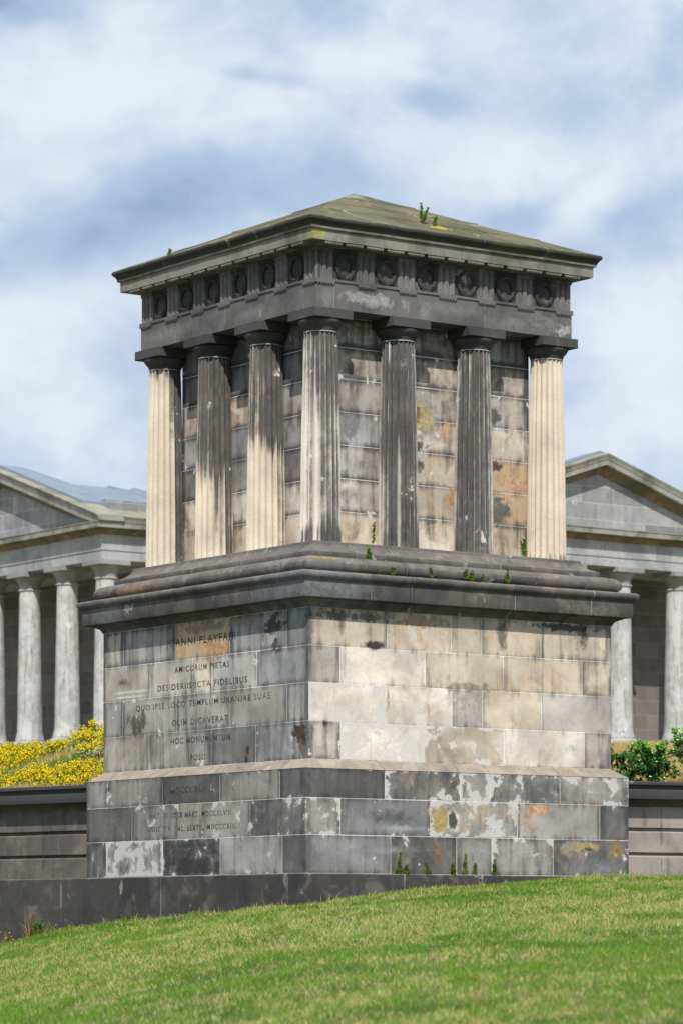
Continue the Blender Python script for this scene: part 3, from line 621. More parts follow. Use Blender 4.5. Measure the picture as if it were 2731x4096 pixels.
def wreath(k, u, zc, seed):
    bm = new_bm(); rng = random.Random(seed); r0 = .120
    N_, T_ = 40, 8
    rows = []
    for i in range(N_ + 1):
        a = -math.pi / 2 + .07 + (2 * math.pi - .14) * i / N_
        tr = .016
        rows.append([bm.verts.new(fpt(k, u + (r0 + tr * math.cos(b_)) * math.cos(a), 1.846 + .6 * tr * math.sin(b_) + .006, zc + 1.08 * (r0 + tr * math.cos(b_)) * math.sin(a))) for b_ in [2 * math.pi * j / T_ for j in range(T_)]])
    for i in range(N_):
        for j in range(T_): bm.faces.new((rows[i][j], rows[i][(j + 1) % T_], rows[i + 1][(j + 1) % T_], rows[i + 1][j]))
    def leaf(cu, cz_, ang, ln, wd, off):
        ca, sa = math.cos(ang), math.sin(ang)
        pts = [(-ln, 0, 0), (-ln * .2, wd, .006), (ln, 0, .004), (-ln * .2, -wd, .006), (0, 0, .017)]
        vs = [bm.verts.new(fpt(k, u + cu + a * ca - b_ * sa, 1.846 + off + c_, zc + cz_ + a * sa + b_ * ca)) for a, b_, c_ in pts]
        for q in ((0, 1, 4), (1, 2, 4), (2, 3, 4), (3, 0, 4)): bm.faces.new([vs[i] for i in q])
    for side in (-1, 1):
        for i in range(13):
            t = (i + .4) / 13
            a = -math.pi / 2 + side * (.10 + t * (math.pi - .22))
            dirn = a + side * math.pi / 2
            for lane, tl_ in ((-1, -.35), (0, 0), (1, .35)):
                rr = r0 + lane * .016
                sz = (1 - .25 * t) * rng.uniform(.85, 1.15)
                leaf(rr * math.cos(a), 1.08 * rr * math.sin(a), dirn + side * lane * -.45, .026 * sz, .0095 * sz, .010 + .004 * (lane == 0) + rng.uniform(-.002, .002))
    fin(bm); mpart('wreath', bm, M_wreath, frz, smooth=20)
for k in (3, 0):
    for u in tcs: triglyph(k, u)
    for i in range(6): wreath(k, (tcs[i] + tcs[i + 1]) / 2, 7.598, k * 10 + i)
# ---- cornice with mutules
bm = new_bm(); ring(bm, [(1.2, 7.801), (1.875, 7.801), (1.878, 7.818), (1.89, 7.836), (2.046, 7.836), (2.050, 7.830), (2.0525, 7.832), (2.0525, 7.952), (2.060, 7.956), (2.080, 7.958), (2.0835, 7.979), (1.9, 7.981)], 90, .0045)
corn = mpart('cornice', bm, M_corn, smooth=30)
bm = new_bm(); ring(bm, [(1.9, 7.982), (2.083, 7.982), (2.087, 7.995), (2.096, 8.012), (2.112, 8.030), (2.126, 8.041), (2.131, 8.052), (2.131, 8.074), (2.124, 8.080), (1.9, 8.16)], 90, .006)
mpart('gutter_moulding', bm, M_cyma, corn, smooth=40)
for k in (3, 0):
    for i in range(13):
        u = tcs[0] + i * TS / 2
        bm = new_bm(); facebox(bm, k, u - .118, u + .118, 1.885, 2.044, 7.806, 7.8355)
        for j in range(6):
            for r_ in (2.03, 1.985):
                q = u + (j - 2.5) * .038; facebox(bm, k, q - .008, q + .008, r_ - .010, r_ + .010, 7.795, 7.8058)
        fin(bm); mpart('mutule', bm, M_corn, corn)
# ---- pyramid roof in lapped stone courses
bm = new_bm()
prof = []; NC = 4
for i in range(NC):
    a0 = 2.126 * (1 - i / NC); a1 = 2.126 * (1 - (i + 1) / NC); z0 = 8.082 + (8.941 - 8.082) * i / NC; z1 = 8.082 + (8.941 - 8.082) * (i + 1) / NC
    st_ = .012 if i else 0
    prof += [(a0 + .006 if i else a0, z0 + (.002 if i else 0)), (a0 + .004 if i else a0, z0 + st_ + .001)]
    for q in (1, 2, 3): prof.append((a0 + (a1 - a0) * q / 4, z0 + (z1 - z0) * q / 4 + st_ * (1 - q / 4)))
prof.append((.02, 8.938)); prof.append((.0005, 8.941))
ring(bm, prof, 40, .010)
mpart('roof', bm, M_roof, smooth=30)

# ------------------------------------------------------------------ lie of the land
PA = 2.385
def P2(x, y): q = W(x, y, 0); return Vector((q[0], q[1]))
PB, PN, PR = P2(-PA, PA), P2(-PA, -PA), P2(PA, -PA)
dL = Vector((-.731, .682)).normalized(); dR = Vector((.866, .5)).normalized()
nL = Vector((-dL.y, dL.x)); nL = nL if nL.y < 0 else -nL
nR = Vector((dR.y, -dR.x)); nR = nR if nR.y < 0 else -nR
LX = [(PB + dL * 60).x, PB.x, PN.x, PR.x, (PR + dR * 60).x]; LY = [(PB + dL * 60).y, PB.y, PN.y, PR.y, (PR + dR * 60).y]
def yline(X): return np.interp(X, LX, LY)
def zlawn(X, Y):
    Xc = np.clip(X, -7.0, 3.3); k = np.clip(1 - (Y - 50) / 60, 0, 1)
    z = .415 + .105 * Xc - .016 * Xc * Xc + .049 * (np.minimum(Y, 48) - 40)
    z = z + .02 * np.sin(X * 1.7 + Y * .6) * np.sin(Y * .9 - X * .4) + .012 * np.sin(X * 4.1 - Y * 2.3)
    return np.where(Y < -10, z - .02 * (-10 - Y), z)

# lawn: one sheet running far past the frame
m, g, b, _ = base_mat('lawn_soil'); P = g.n('ShaderNodeNewGeometry').outputs['Position']
g.put(b.inputs['Base Color'], g.mix(g.ss(g.noise(P, 1.3, 6, .6), .4, .62), (.045, .075, .016), (.14, .12, .055)))
M_soil = m
xs = np.concatenate([np.linspace(-400, -20, 12), np.linspace(-16, 16, 90), np.linspace(20, 400, 12)])
ys = np.concatenate([np.linspace(-400, -5, 14), np.linspace(0, 46, 110), np.linspace(48, 60, 6)])
XX, YY = np.meshgrid(xs, ys); ZZ = zlawn(XX, YY) - np.where(YY > yline(XX) + .5, .4, 0)
V_ = np.stack([XX.ravel(), YY.ravel(), ZZ.ravel()], 1); nx, ny = len(xs), len(ys)
i0 = (np.arange(ny - 1)[:, None] * nx + np.arange(nx - 1)[None, :]).ravel()
F_ = np.stack([i0, i0 + 1, i0 + 1 + nx, i0 + nx], 1)
lawn = raw_mesh('ground', V_, F_, M_soil, smooth=True)
tag(lawn, 'sloping lawn in front of the monument and the garden walls', 'ground', kind='structure')

def leaf_mat(name, trans=0.35, rough=.55, spec=.3, vary=True):
    m, g, b, out = base_mat(name)
    c = g.attr('tint').outputs['Color']
    g.put(b.inputs['Base Color'], c); b.inputs['Roughness'].default_value = rough; b.inputs['Specular IOR Level'].default_value = spec
    t = g.n('ShaderNodeBsdfTranslucent'); g.put(t.inputs[0], c)
    mx = g.n('ShaderNodeMixShader'); mx.inputs[0].default_value = trans
    g.nt.links.new(b.outputs[0], mx.inputs[1]); g.nt.links.new(t.outputs[0], mx.inputs[2]); g.nt.links.new(mx.outputs[0], out.inputs[0])
    return m
M_grass = leaf_mat('grass_blades', .35, .6, .25)
M_leaf = leaf_mat('weed_leaves', .35, .5, .3)
M_holly = leaf_mat('glossy_leaves', .10, .22, .6)
M_petal = leaf_mat('petals', .30, .6, .2)
M_stem, g, b, _ = base_mat('woody_stem'); b.inputs['Base Color'].default_value = (.05, .035, .025, 1)
M_dry, g, b, _ = base_mat('dry_stalk'); b.inputs['Base Color'].default_value = (.22, .10, .07, 1)

rngn = np.random.default_rng(5)
def vnoise(x, y, seed):                      # smooth value noise on the ground plane
    r = np.random.default_rng(seed); tab = r.random((64, 64))
    xi = np.floor(x).astype(int); yi = np.floor(y).astype(int); fx = x - xi; fy = y - yi
    fx = fx * fx * (3 - 2 * fx); fy = fy * fy * (3 - 2 * fy)
    t = lambda a, b_: tab[a % 64, b_ % 64]
    return (t(xi, yi) * (1 - fx) + t(xi + 1, yi) * fx) * (1 - fy) + (t(xi, yi + 1) * (1 - fx) + t(xi + 1, yi + 1) * fx) * fy
def fbm(x, y, seed): return (vnoise(x, y, seed) + .5 * vnoise(x * 2.1, y * 2.1, seed + 1) + .25 * vnoise(x * 4.3, y * 4.3, seed + 2)) / 1.75
def blades(x, y, z, h, w, cols, lean=.5, bend=True):
    """thin tapering blades, two faces each (a quad folded as two triangles plus tip)"""
    n = len(x); a = rngn.random(n) * 2 * np.pi; la = rngn.random(n) * 2 * np.pi; ll = rngn.random(n) * lean * h
    dx, dy = np.cos(a) * w / 2, np.sin(a) * w / 2
    mx_, my_ = x + np.cos(la) * ll * .35, y + np.sin(la) * ll * .35
    tx, ty = x + np.cos(la) * ll, y + np.sin(la) * ll
    v = np.stack([np.stack([x - dx, y - dy, z], 1), np.stack([x + dx, y + dy, z], 1), np.stack([mx_ + dx * .8, my_ + dy * .8, z + h * .55], 1), np.stack([mx_ - dx * .8, my_ - dy * .8, z + h * .55], 1), np.stack([tx, ty, z + h], 1)], 1).reshape(-1, 3)
    i = np.arange(n) * 5
    f = np.concatenate([np.stack([i, i + 1, i + 2], 1), np.stack([i, i + 2, i + 3], 1), np.stack([i + 3, i + 2, i + 4], 1)])
    return v, f, np.concatenate([cols, cols, cols])

# ---- mown grass
def make_lawn():
    Vs, Fs, Cs = [], [], []; off = 0
    for (ya, yb, dens, hm, wd) in ((18.5, 24, 3500, .045, .0058), (24, 30, 3200, .045, .0066), (30, 36, 3000, .047, .0072), (36, 44.5, 3000, .049, .0078)):
        ym = (ya + yb) / 2; hw = .118 * yb + .9
        n = int((yb - ya) * 2 * hw * dens)
        x = rngn.uniform(-hw, hw, n); y = rngn.uniform(ya, yb, n)
        ok = (y < yline(x) - .015) & (np.abs(x) < .115 * y + 1.0); x, y = x[ok], y[ok]; n = len(x)
        # tufting
        clx = vnoise(x * 9, y * 9, 31); keep = rngn.random(n) < .45 + .75 * clx
        x, y, clx = x[keep], y[keep], clx[keep]; n = len(x)
        z = zlawn(x, y) - .012
        dist = yline(x) - y
        dry = .5 + .45 * (fbm(x * .55 + .3 * y, y * .5, 11) - .5) + .5 * (fbm(x * 2.2, y * 1.0, 17) - .5) + .60 * (fbm(x * 13, y * 4.5, 19) - .5)
        band = np.exp(-((y - 33.0) / 4.2) ** 2) * .17 + np.exp(-((dist) / .35) ** 2) * .15 - np.exp(-((y - 25.5) / 3.0) ** 2) * .10 + np.exp(-((x - 1.6) / 1.2) ** 2 - ((y - 24.5) / 1.6) ** 2) * .12
        pd = np.clip((dry + band - .50) * 2.2 + .21, .05, .58)
        isd = rngn.random(n) < pd
        gr = np.stack([.12 + .08 * rngn.random(n), .245 + .12 * rngn.random(n), .020 + .02 * rngn.random(n)], 1)
        lush = np.clip((fbm(x * 1.1, y * 1.3, 41) - .45) * 4, 0, 1)[:, None]
        gr = gr * (1 - .30 * lush) + np.array([-.012, .012, 0]) * lush
        st_ = np.stack([.45 + .20 * rngn.random(n), .41 + .17 * rngn.random(n), .16 + .08 * rngn.random(n)], 1)
        c = np.where(isd[:, None], st_, gr)
        h = hm * rngn.uniform(.45, 1.25, n) * (1 + 1.5 * np.exp(-(dist / .09) ** 2) * rngn.random(n) ** 2) * (.75 + .5 * clx)
        w = wd * rngn.uniform(.6, 1.2, n)
        v, f, cc = blades(x, y, z, h, w, c, lean=1.0)
        Vs.append(v); Fs.append(f + off); Cs.append(cc); off += len(v)
    o = raw_mesh('mown_grass', np.concatenate(Vs), np.concatenate(Fs), M_grass, np.concatenate(Cs))
    tag(o, 'short mown grass, green mixed with straw-coloured blades, on the slope below the monument', 'grass', kind='stuff')
make_lawn()

# ------------------------------------------------------------------ garden walls left and right of the monument
M_wall = stone('tooled_wall_stone', base=(.15, .138, .126), base2=(.075, .07, .066), soot=0.42, warm=0.22, warm_c=(.24, .19, .145), flake=0.06, flake_c=(.34, .32, .29), streak=.95, joints=[1.0 + i * 1.27 for i in range(-3, 26)], joint_c=(.03, .03, .03), bump=.6)
M_wallr = stone('tooled_wall_stone_paler', base=(.37, .335, .30), base2=(.21, .195, .18), soot=0.32, warm=0.30, warm_c=(.30, .235, .18), flake=0.12, flake_c=(.36, .36, .31), streak=.9, joints=[.6 + i * 1.3 for i in range(-3, 26)], joint_c=(.03, .03, .03), bump=.6)
M_coping = stone('black_coping', base=(.070, .070, .074), base2=(.045, .045, .05), soot=.35, warm=.0, flake=.06, flake_c=(.26, .26, .25), streak=.9, moss=.25, joints=[.9 + i * 1.8 for i in range(-3, 20)], joint_c=(.12, .12, .12))
M_mouldw = stone('stained_wall_moulding', base=(.14, .105, .075), base2=(.05, .045, .042), soot=.5, warm=.3, warm_c=(.24, .16, .10), flake=0)
def sweep(bm, org, d, n, L0, L1, prof, segs=120, jamp=.003):
    lay = bm.loops.layers.uv.verify(); rows = []
    for i in range(segs + 1):
        t = L0 + (L1 - L0) * (i / segs)
        r = []
        for (o, z) in prof:
            p = (org.x + d.x * t + n.x * o, org.y + d.y * t + n.y * o, z)
            r.append((bm.verts.new(jit(p, jamp, 2.2)), t, z))
        rows.append(r)
    for i in range(segs):
        for j in range(len(prof) - 1):
            q = [rows[i][j], rows[i + 1][j], rows[i + 1][j + 1], rows[i][j + 1]]
            f = bm.faces.new([v[0] for v in q])
            for lp, v in zip(f.loops, q): lp[lay].uv = (v[1], v[2])
    bmesh.ops.recalc_face_normals(bm, faces=bm.faces)
    if sum((f.normal.to_2d().dot(n) * f.calc_area()) for f in bm.faces) < 0: bmesh.ops.reverse_faces(bm, faces=bm.faces)
def garden_wall(org, d, n, L0, L1, label, mstone, setb):
    root = empty('garden_wall', (org.x + d.x * 2, org.y + d.y * 2, Z0)); tag(root, label, 'wall')
    Mi = Matrix.Translation((-root.location.x, -root.location.y, -root.location.z))
    def add(name, prof, mat, sm=35, parent=None):
        bm = new_bm(); sweep(bm, org - n * setb, d, n, L0, L1, prof); bmesh.ops.transform(bm, matrix=Mi, verts=bm.verts)
        return finish(name, bm, mat, parent or root, sm)
    add('plinth', [(setb, -1.5), (setb, .205), (setb - .004, .208), (setb, .211), (setb, .636), (setb - .01, .648), (-.2, .648)], M_plinth)
    add('masonry', [(0, .64), (0, .893), (-.022, .912), (-.05, .913), (-.05, .947), (-.004, .948), (0, .953), (0, 1.188), (-.022, 1.205), (-.05, 1.206), (-.05, 1.244), (-.004, 1.245), (0, 1.25), (0, 1.505)], mstone)
    add('bed_moulding', [(-.1, 1.50), (.012, 1.50), (.016, 1.515), (.024, 1.53), (.05, 1.556), (.085, 1.574), (.10, 1.577), (.10, 1.592), (.0, 1.593)], M_mouldw)
    add('coping', [(0, 1.588), (.188, 1.588), (.19, 1.591), (.19, 1.694), (.165, 1.698), (.158, 1.712), (.165, 1.735), (.19, 1.752), (.205, 1.758), (.207, 1.762), (.205, 1.797), (.198, 1.801), (-.45, 1.81), (-.45, 1.2)], M_coping)
    return root
garden_wall(PB, dL, nL, -.6, 34, 'black-topped garden wall with grooved courses, left of the monument below the yellow flowers', M_wall, .25)
garden_wall(PR, dR, nR, -.6, 34, 'grooved garden wall with a black coping, right of the monument below the holly', M_wallr, .25)

# ------------------------------------------------------------------ bank behind the walls
OB = Vector((.106, 78.2))
def zbank(X, dist, Y):
    a = 1.735 + .118 * np.clip(dist - .4, 0, 8.5) + .052 * np.clip(dist - 8.9, 0, 20.0)
    a = a + .22 * np.exp(-((X + 3.25) / .75) ** 2) * np.clip((dist - 1) / 4, 0, 1) * np.clip((16 - dist) / 6, 0, 1)
    return np.minimum(a, 3.80) + .05 * np.sin(X * 1.3 + Y * .5) * np.clip(dist / 3, 0, 1)
m, g, b, _ = base_mat('bank_turf'); P = g.n('ShaderNodeNewGeometry').outputs['Position']
g.put(b.inputs['Base Color'], g.mix(g.ss(g.noise(P, 1.6, 6, .65), .38, .6), (.10, .13, .03), (.36, .26, .11))); M_bank = m
xs = np.concatenate([np.linspace(-120, -20, 8), np.linspace(-16, 16, 80), np.linspace(20, 120, 8)])
ds = np.concatenate([[.38], np.linspace(.5, 12, 50), np.linspace(13, 40, 20), [60, 90, 140]])
XX, DD = np.meshgrid(xs, ds); yb_ = np.interp(XX, [LX[0], PB.x - .3, PN.x, PR.x + .3, LX[-1]], [LY[0] , PB.y + .5, 43.0, PR.y + .6, LY[-1]])
YY = yb_ + DD; ZZ = zbank(XX, DD, YY)
V_ = np.stack([XX.ravel(), YY.ravel(), ZZ.ravel()], 1); nx, ny = len(xs), len(ds)
i0 = (np.arange(ny - 1)[:, None] * nx + np.arange(nx - 1)[None, :]).ravel()
bank = raw_mesh('hillside', V_, np.stack([i0, i0 + 1, i0 + 1 + nx, i0 + nx], 1), M_bank, smooth=True)
tag(bank, 'grassy bank rising behind the garden walls to the hilltop building', 'hillside', kind='structure')
def bank_at(X, dist):
    y0 = np.interp(X, [LX[0], PB.x - .3, PN.x, PR.x + .3, LX[-1]], [LY[0], PB.y + .5, 43.0, PR.y + .6, LY[-1]])
    return y0 + dist, zbank(X, dist, y0 + dist)
# rough dry grass on the bank
def bank_grass():
    n = 90000; x = np.concatenate([rngn.uniform(-9, -1.5, n * 2 // 3), rngn.uniform(2.2, 8, n // 3)]); n = len(x); ds_ = .42 + 11 * rngn.random(n) ** 1.3
    y, z = bank_at(x, ds_)
    dry = fbm(x * .9, y * .7, 61) + .25 * (x > 1) + .3 * (rngn.random(n) - .5)
    c = np.where((dry > .52)[:, None], np.stack([.44 + .16 * rngn.random(n), .33 + .13 * rngn.random(n), .13 + .06 * rngn.random(n)], 1), np.stack([.10 + .06 * rngn.random(n), .19 + .08 * rngn.random(n), .03 + .02 * rngn.random(n)], 1))
    v, f, cc = blades(x, y, z - .01, np.where(x > 1, .07, .11) * rngn.uniform(.5, 1.5, n), .010 * rngn.uniform(.6, 1.4, n), c, lean=.9)
    o = raw_mesh('bank_grass', v, f, M_grass, cc); tag(o, 'rough dry grass covering the bank behind the garden walls', 'grass', kind='stuff')
bank_grass()

# small generic pieces for plants (numpy)
OCT_V = np.array([(1, 0, 0), (-1, 0, 0), (0, 1, 0), (0, -1, 0), (0, 0, 1), (0, 0, -1)], float)
OCT_F = np.array([(0, 2, 4), (2, 1, 4), (1, 3, 4), (3, 0, 4), (2, 0, 5), (1, 2, 5), (3, 1, 5), (0, 3, 5)])
def blobs(c, r, cols):
    n = len(c); v = (OCT_V[None] * r[:, None, None] + c[:, None, :]).reshape(-1, 3)
    f = (OCT_F[None] + (np.arange(n) * 6)[:, None, None]).reshape(-1, 3)
    return v, f, np.repeat(cols, 8, axis=0)
class Acc:
    def __init__(s): s.V, s.F, s.C, s.M, s.o = [], [], [], [], 0
    def add(s, v, f, c, mi=0):
        s.V.append(v); s.F.append(f + s.o); s.C.append(c); s.M.append(np.full(len(f), mi)); s.o += len(v)
    def build(s, name, mats, parent=None, loc=None):
        V = np.concatenate(s.V)
        if loc is not None: V = V - np.array(loc)
        return raw_mesh(name, V, np.concatenate(s.F), mats, np.concatenate(s.C), parent=parent, midx=np.concatenate(s.M))
def tubes(p0, p1, r, cols):
    """three-sided stems between arrays of points"""
    n = len(p0); vs = []
    d = p1 - p0; u = np.cross(d, np.array([.3, .9, .2])); u /= np.linalg.norm(u, axis=1)[:, None] + 1e-9; w = np.cross(d, u); w /= np.linalg.norm(w, axis=1)[:, None] + 1e-9
    for q, rr in ((p0, r), (p1, r * .7)):
        for k in range(3):
            a = 2 * np.pi * k / 3; vs.append(q + (u * math.cos(a) + w * math.sin(a)) * rr[:, None])
    v = np.stack(vs, 1).reshape(-1, 3); i = np.arange(n) * 6; f = []
    for k in range(3):
        a, b_ = k, (k + 1) % 3; f += [np.stack([i + a, i + b_, i + 3 + b_], 1), np.stack([i + a, i + 3 + b_, i + 3 + a], 1)]
    return v, np.concatenate(f), np.tile(cols, (6, 1))
def leaves(c, axis, up, ln, wd, cols, fold=.25):
    """pointed leaves, two triangles folded on the midrib plus a tip pair"""
    n = len(c); axis = axis / (np.linalg.norm(axis, axis=1)[:, None] + 1e-9)
    s_ = np.cross(axis, up); s_ /= np.linalg.norm(s_, axis=1)[:, None] + 1e-9; nn = np.cross(s_, axis)
    a = c; t = c + axis * ln[:, None]; m1 = c + axis * (ln * .45)[:, None]
    l = m1 + s_ * (wd / 2)[:, None] + nn * (wd * fold)[:, None]; r = m1 - s_ * (wd / 2)[:, None] + nn * (wd * fold)[:, None]
    v = np.stack([a, l, t, r], 1).reshape(-1, 3); i = np.arange(n) * 4
    f = np.concatenate([np.stack([i, i + 1, i + 2], 1), np.stack([i, i + 2, i + 3], 1)])
    return v, f, np.tile(cols, (2, 1))

# ---- yellow wildflowers on the left bank
def wildflowers(name, n, thresh, pcol, label, seed, hmul=1.0, nspk=(4, 9)):
    r = np.random.default_rng(seed); acc = Acc(); cnt = 0; tries = 0
    while cnt < n and tries < n * 12:
        tries += 1
        X = r.uniform(-9.5, -2.2); dd = .5 + 7.6 * r.random() ** .9
        Y, Z = bank_at(np.array(X), np.array(dd)); X_, Y_, Z_ = float(X), float(Y), float(Z)
        q = float(fbm(np.array(X * 1.5 + .2 * dd), np.array(dd * .75), seed))
        if q < thresh: continue
        cnt += 1
        hh = r.uniform(.10, .27) * hmul; ns = r.integers(*nspk)
        ba = r.random(ns) * 2 * np.pi; br = r.random(ns) * .12 + .02
        p0 = np.stack([np.full(ns, X_), np.full(ns, Y_), np.full(ns, Z_ - .01)], 1) + np.stack([np.cos(ba) * br * .3, np.sin(ba) * br * .3, np.zeros(ns)], 1)
        p1 = p0 + np.stack([np.cos(ba) * br, np.sin(ba) * br, hh * r.uniform(.7, 1.1, ns)], 1)
        gc = np.array([[.11, .18, .03]]) * r.uniform(.7, 1.3, (ns, 1)); acc.add(*tubes(p0, p1, np.full(ns, .006), gc), 0)
        nl = ns * 13; k = r.integers(0, ns, nl); t = r.random(nl)[:, None] * .75
        lc = p0[k] * (1 - t) + p1[k] * t; la = np.stack([r.normal(size=nl), r.normal(size=nl), .5 + r.random(nl) * .6], 1)
        acc.add(*leaves(lc, la, np.tile([[0, .2, 1.]], (nl, 1)), r.uniform(.04, .08, nl), r.uniform(.008, .016, nl), np.array([[.17, .30, .035]]) * r.uniform(.6, 1.3, (nl, 1))), 0)
        nb_ = ns * 11; k = r.integers(0, ns, nb_); t = (1 - .42 * r.random(nb_) ** 1.4)[:, None]
        bc = p0[k] * (1 - t) + p1[k] * t + r.normal(size=(nb_, 3)) * np.array([.020, .020, .012])
        acc.add(*blobs(bc, .006 + .014 * r.random(nb_) ** 1.6, np.array([pcol]) * r.uniform(.75, 1.1, (nb_, 1))), 1)
    o = acc.build(name, [M_leaf, M_petal]); tag(o, label, 'flowers', kind='stuff')
wildflowers('yellow_wildflowers', 620, .53, (.86, .70, .012), 'mass of bright yellow wildflowers on the bank above the left garden wall', 71)
wildflowers('pale_wildflowers', 60, .57, (.62, .66, .36), 'scattered cream-white wildflowers among the yellow ones on the left bank', 97, .9)

# ------------------------------------------------------------------ building on the hilltop (Greek cross with columned porticos)
obs = empty('hilltop_building', (OB.x, OB.y, 3.8), TH)
tag(obs, 'pale grey classical building with columned pediment porticos and a lead roof behind the monument', 'building')
ZB = 3.8
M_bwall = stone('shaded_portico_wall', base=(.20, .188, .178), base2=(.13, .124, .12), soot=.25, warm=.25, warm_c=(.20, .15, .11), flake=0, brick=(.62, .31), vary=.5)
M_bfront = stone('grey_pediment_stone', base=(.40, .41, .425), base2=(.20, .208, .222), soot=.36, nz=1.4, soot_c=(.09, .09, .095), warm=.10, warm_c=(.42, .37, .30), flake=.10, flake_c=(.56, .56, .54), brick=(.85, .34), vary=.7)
M_bent = stone('grey_entablature_stone', base=(.46, .47, .485), base2=(.22, .23, .245), soot=.36, nz=1.4, soot_c=(.10, .10, .105), warm=.08, warm_c=(.42, .36, .29), flake=.12, flake_c=(.58, .58, .56), vary=.7, joints=[-3.0, -1.4, .1, 1.55, 3.1])
M_bcol = stone('pale_column_stone', base=(.54, .55, .565), base2=(.31, .315, .32), soot=.40, nz=1.8, scale=1.6, soot_c=(.12, .12, .115), warm=.05, flake=.15, flake_c=(.62, .62, .62), streak=.9, vary=.6)
M_bcor = stone('lichened_cornice', base=(.34, .34, .315), base2=(.17, .172, .155), soot=.38, soot_c=(.06, .06, .055), warm=.12, warm_c=(.36, .33, .20), flake=.10, flake_c=(.52, .52, .48), moss=.5, lichen=.5, lich_c=(.26, .24, .13), joints=[-2.6, -.9, 1.0, 2.7])
M_cap = stone('sooty_capital_stone', base=(.34, .34, .335), base2=(.20, .20, .20), soot=.32, soot_c=(.07, .07, .07), warm=.10, warm_c=(.34, .30, .25), flake=.05)
M_soff = stone('brown_bed_moulding', base=(.20, .165, .13), base2=(.11, .095, .08), soot=.40, warm=.35, warm_c=(.34, .23, .13), flake=0, moss=.3)
M_lead, g, b, _ = base_mat('lead_sheet'); P = g.n('ShaderNodeNewGeometry').outputs['Position']
g.put(b.inputs['Base Color'], g.mix(g.noise(P, 2.2, 6, .6), (.13, .165, .215), (.27, .325, .39))); b.inputs['Roughness'].default_value = .6
SPB = 1.545; HW = 2.5 * SPB; LB = 8.75
def amap(arm, q, r, z):               # arm coordinates (lateral, outward) -> building-local
    return {'L': (-r, q, z), 'R': (q, -r, z), 'B': (-q, r, z), 'E': (r, -q, z)}[arm]
def bpart(name, bm, mat, parent=None, smooth=None):
    bmesh.ops.translate(bm, verts=bm.verts, vec=(0, 0, -ZB)); bmesh.ops.recalc_face_normals(bm, faces=bm.faces)
    return finish(name, bm, mat, parent or obs, smooth)
def aquad(bm, arm, pts, uvs=None):
    lay = bm.loops.layers.uv.verify(); f = bm.faces.new([bm.verts.new(amap(arm, *p)) for p in pts])
    if uvs:
        for lp, u in zip(f.loops, uvs): lp[lay].uv = u
    return f
def abox(bm, arm, q0, q1, r0, r1, z0, z1):
    lay = bm.loops.layers.uv.verify()
    for pts, ax in (([(q0, r1, z0), (q1, r1, z0), (q1, r1, z1), (q0, r1, z1)], 0), ([(q0, r0, z0), (q0, r0, z1), (q1, r0, z1), (q1, r0, z0)], 0), ([(q0, r0, z0), (q0, r1, z0), (q0, r1, z1), (q0, r0, z1)], 1),
                    ([(q1, r0, z0), (q1, r0, z1), (q1, r1, z1), (q1, r1, z0)], 1), ([(q0, r0, z1), (q0, r1, z1), (q1, r1, z1), (q1, r0, z1)], 0), ([(q0, r0, z0), (q1, r0, z0), (q1, r1, z0), (q0, r1, z0)], 0)):
        aquad(bm, arm, pts, [(p[ax], p[2]) for p in pts])
    bmesh.ops.remove_doubles(bm, verts=bm.verts, dist=.0002)
def uband(bm, arm, prof, rin=2.5, segs=10):
    """sweep (h, z) round the three free sides of an arm: flank, front, flank.  h = projection beyond the column axis"""
    lay = bm.loops.layers.uv.verify(); path = []
    for i in range(segs): path.append((-1, rin + (LB - rin) * i / segs, 'f'))
    rows = []
    def P(s, h, z):
        kind, t = s
        if kind == 'a': return (-(HW + h), t, z), t + 60
        if kind == 'c0': return (-(HW + h), LB + h, z), None
        if kind == 'b': return (t, LB + h, z), t
        if kind == 'c1': return ((HW + h), LB + h, z), None
        return ((HW + h), t, z), -t - 60
    seq = [('a', rin + (LB - rin) * i / segs) for i in range(segs)] + [('c0', 0)] + [('b', -HW + 2 * HW * i / 12) for i in range(1, 12)] + [('c1', 0)] + [('e', LB - (LB - rin) * i / segs) for i in range(1, segs + 1)]
    for s in seq: rows.append([(bm.verts.new(jit(amap(arm, *P(s, h, z)[0]), .006, 1.5)), P(s, h, z)[1], z, h) for h, z in prof])
    for i in range(len(seq) - 1):
        for j in range(len(prof) - 1):
            q = [rows[i][j], rows[i + 1][j], rows[i + 1][j + 1], rows[i][j + 1]]
            f = bm.faces.new([v[0] for v in q])
            front = seq[i][0] in ('c0', 'b') and seq[i + 1][0] in ('b', 'c1')
            for lp, v, s in zip(f.loops, q, (seq[i], seq[i + 1], seq[i + 1], seq[i])):
                u = v[1]
                if u is None: u = (-(HW + v[3]) if s[0] == 'c0' else HW + v[3]) if front else (60 + LB if s[0] == 'c0' else -60 - LB)
                lp[lay].uv = (u, v[2])
RK = .323; ZT = 8.42; HT = .555
def ztop(q): return ZT + (HW + HT - abs(q)) * RK
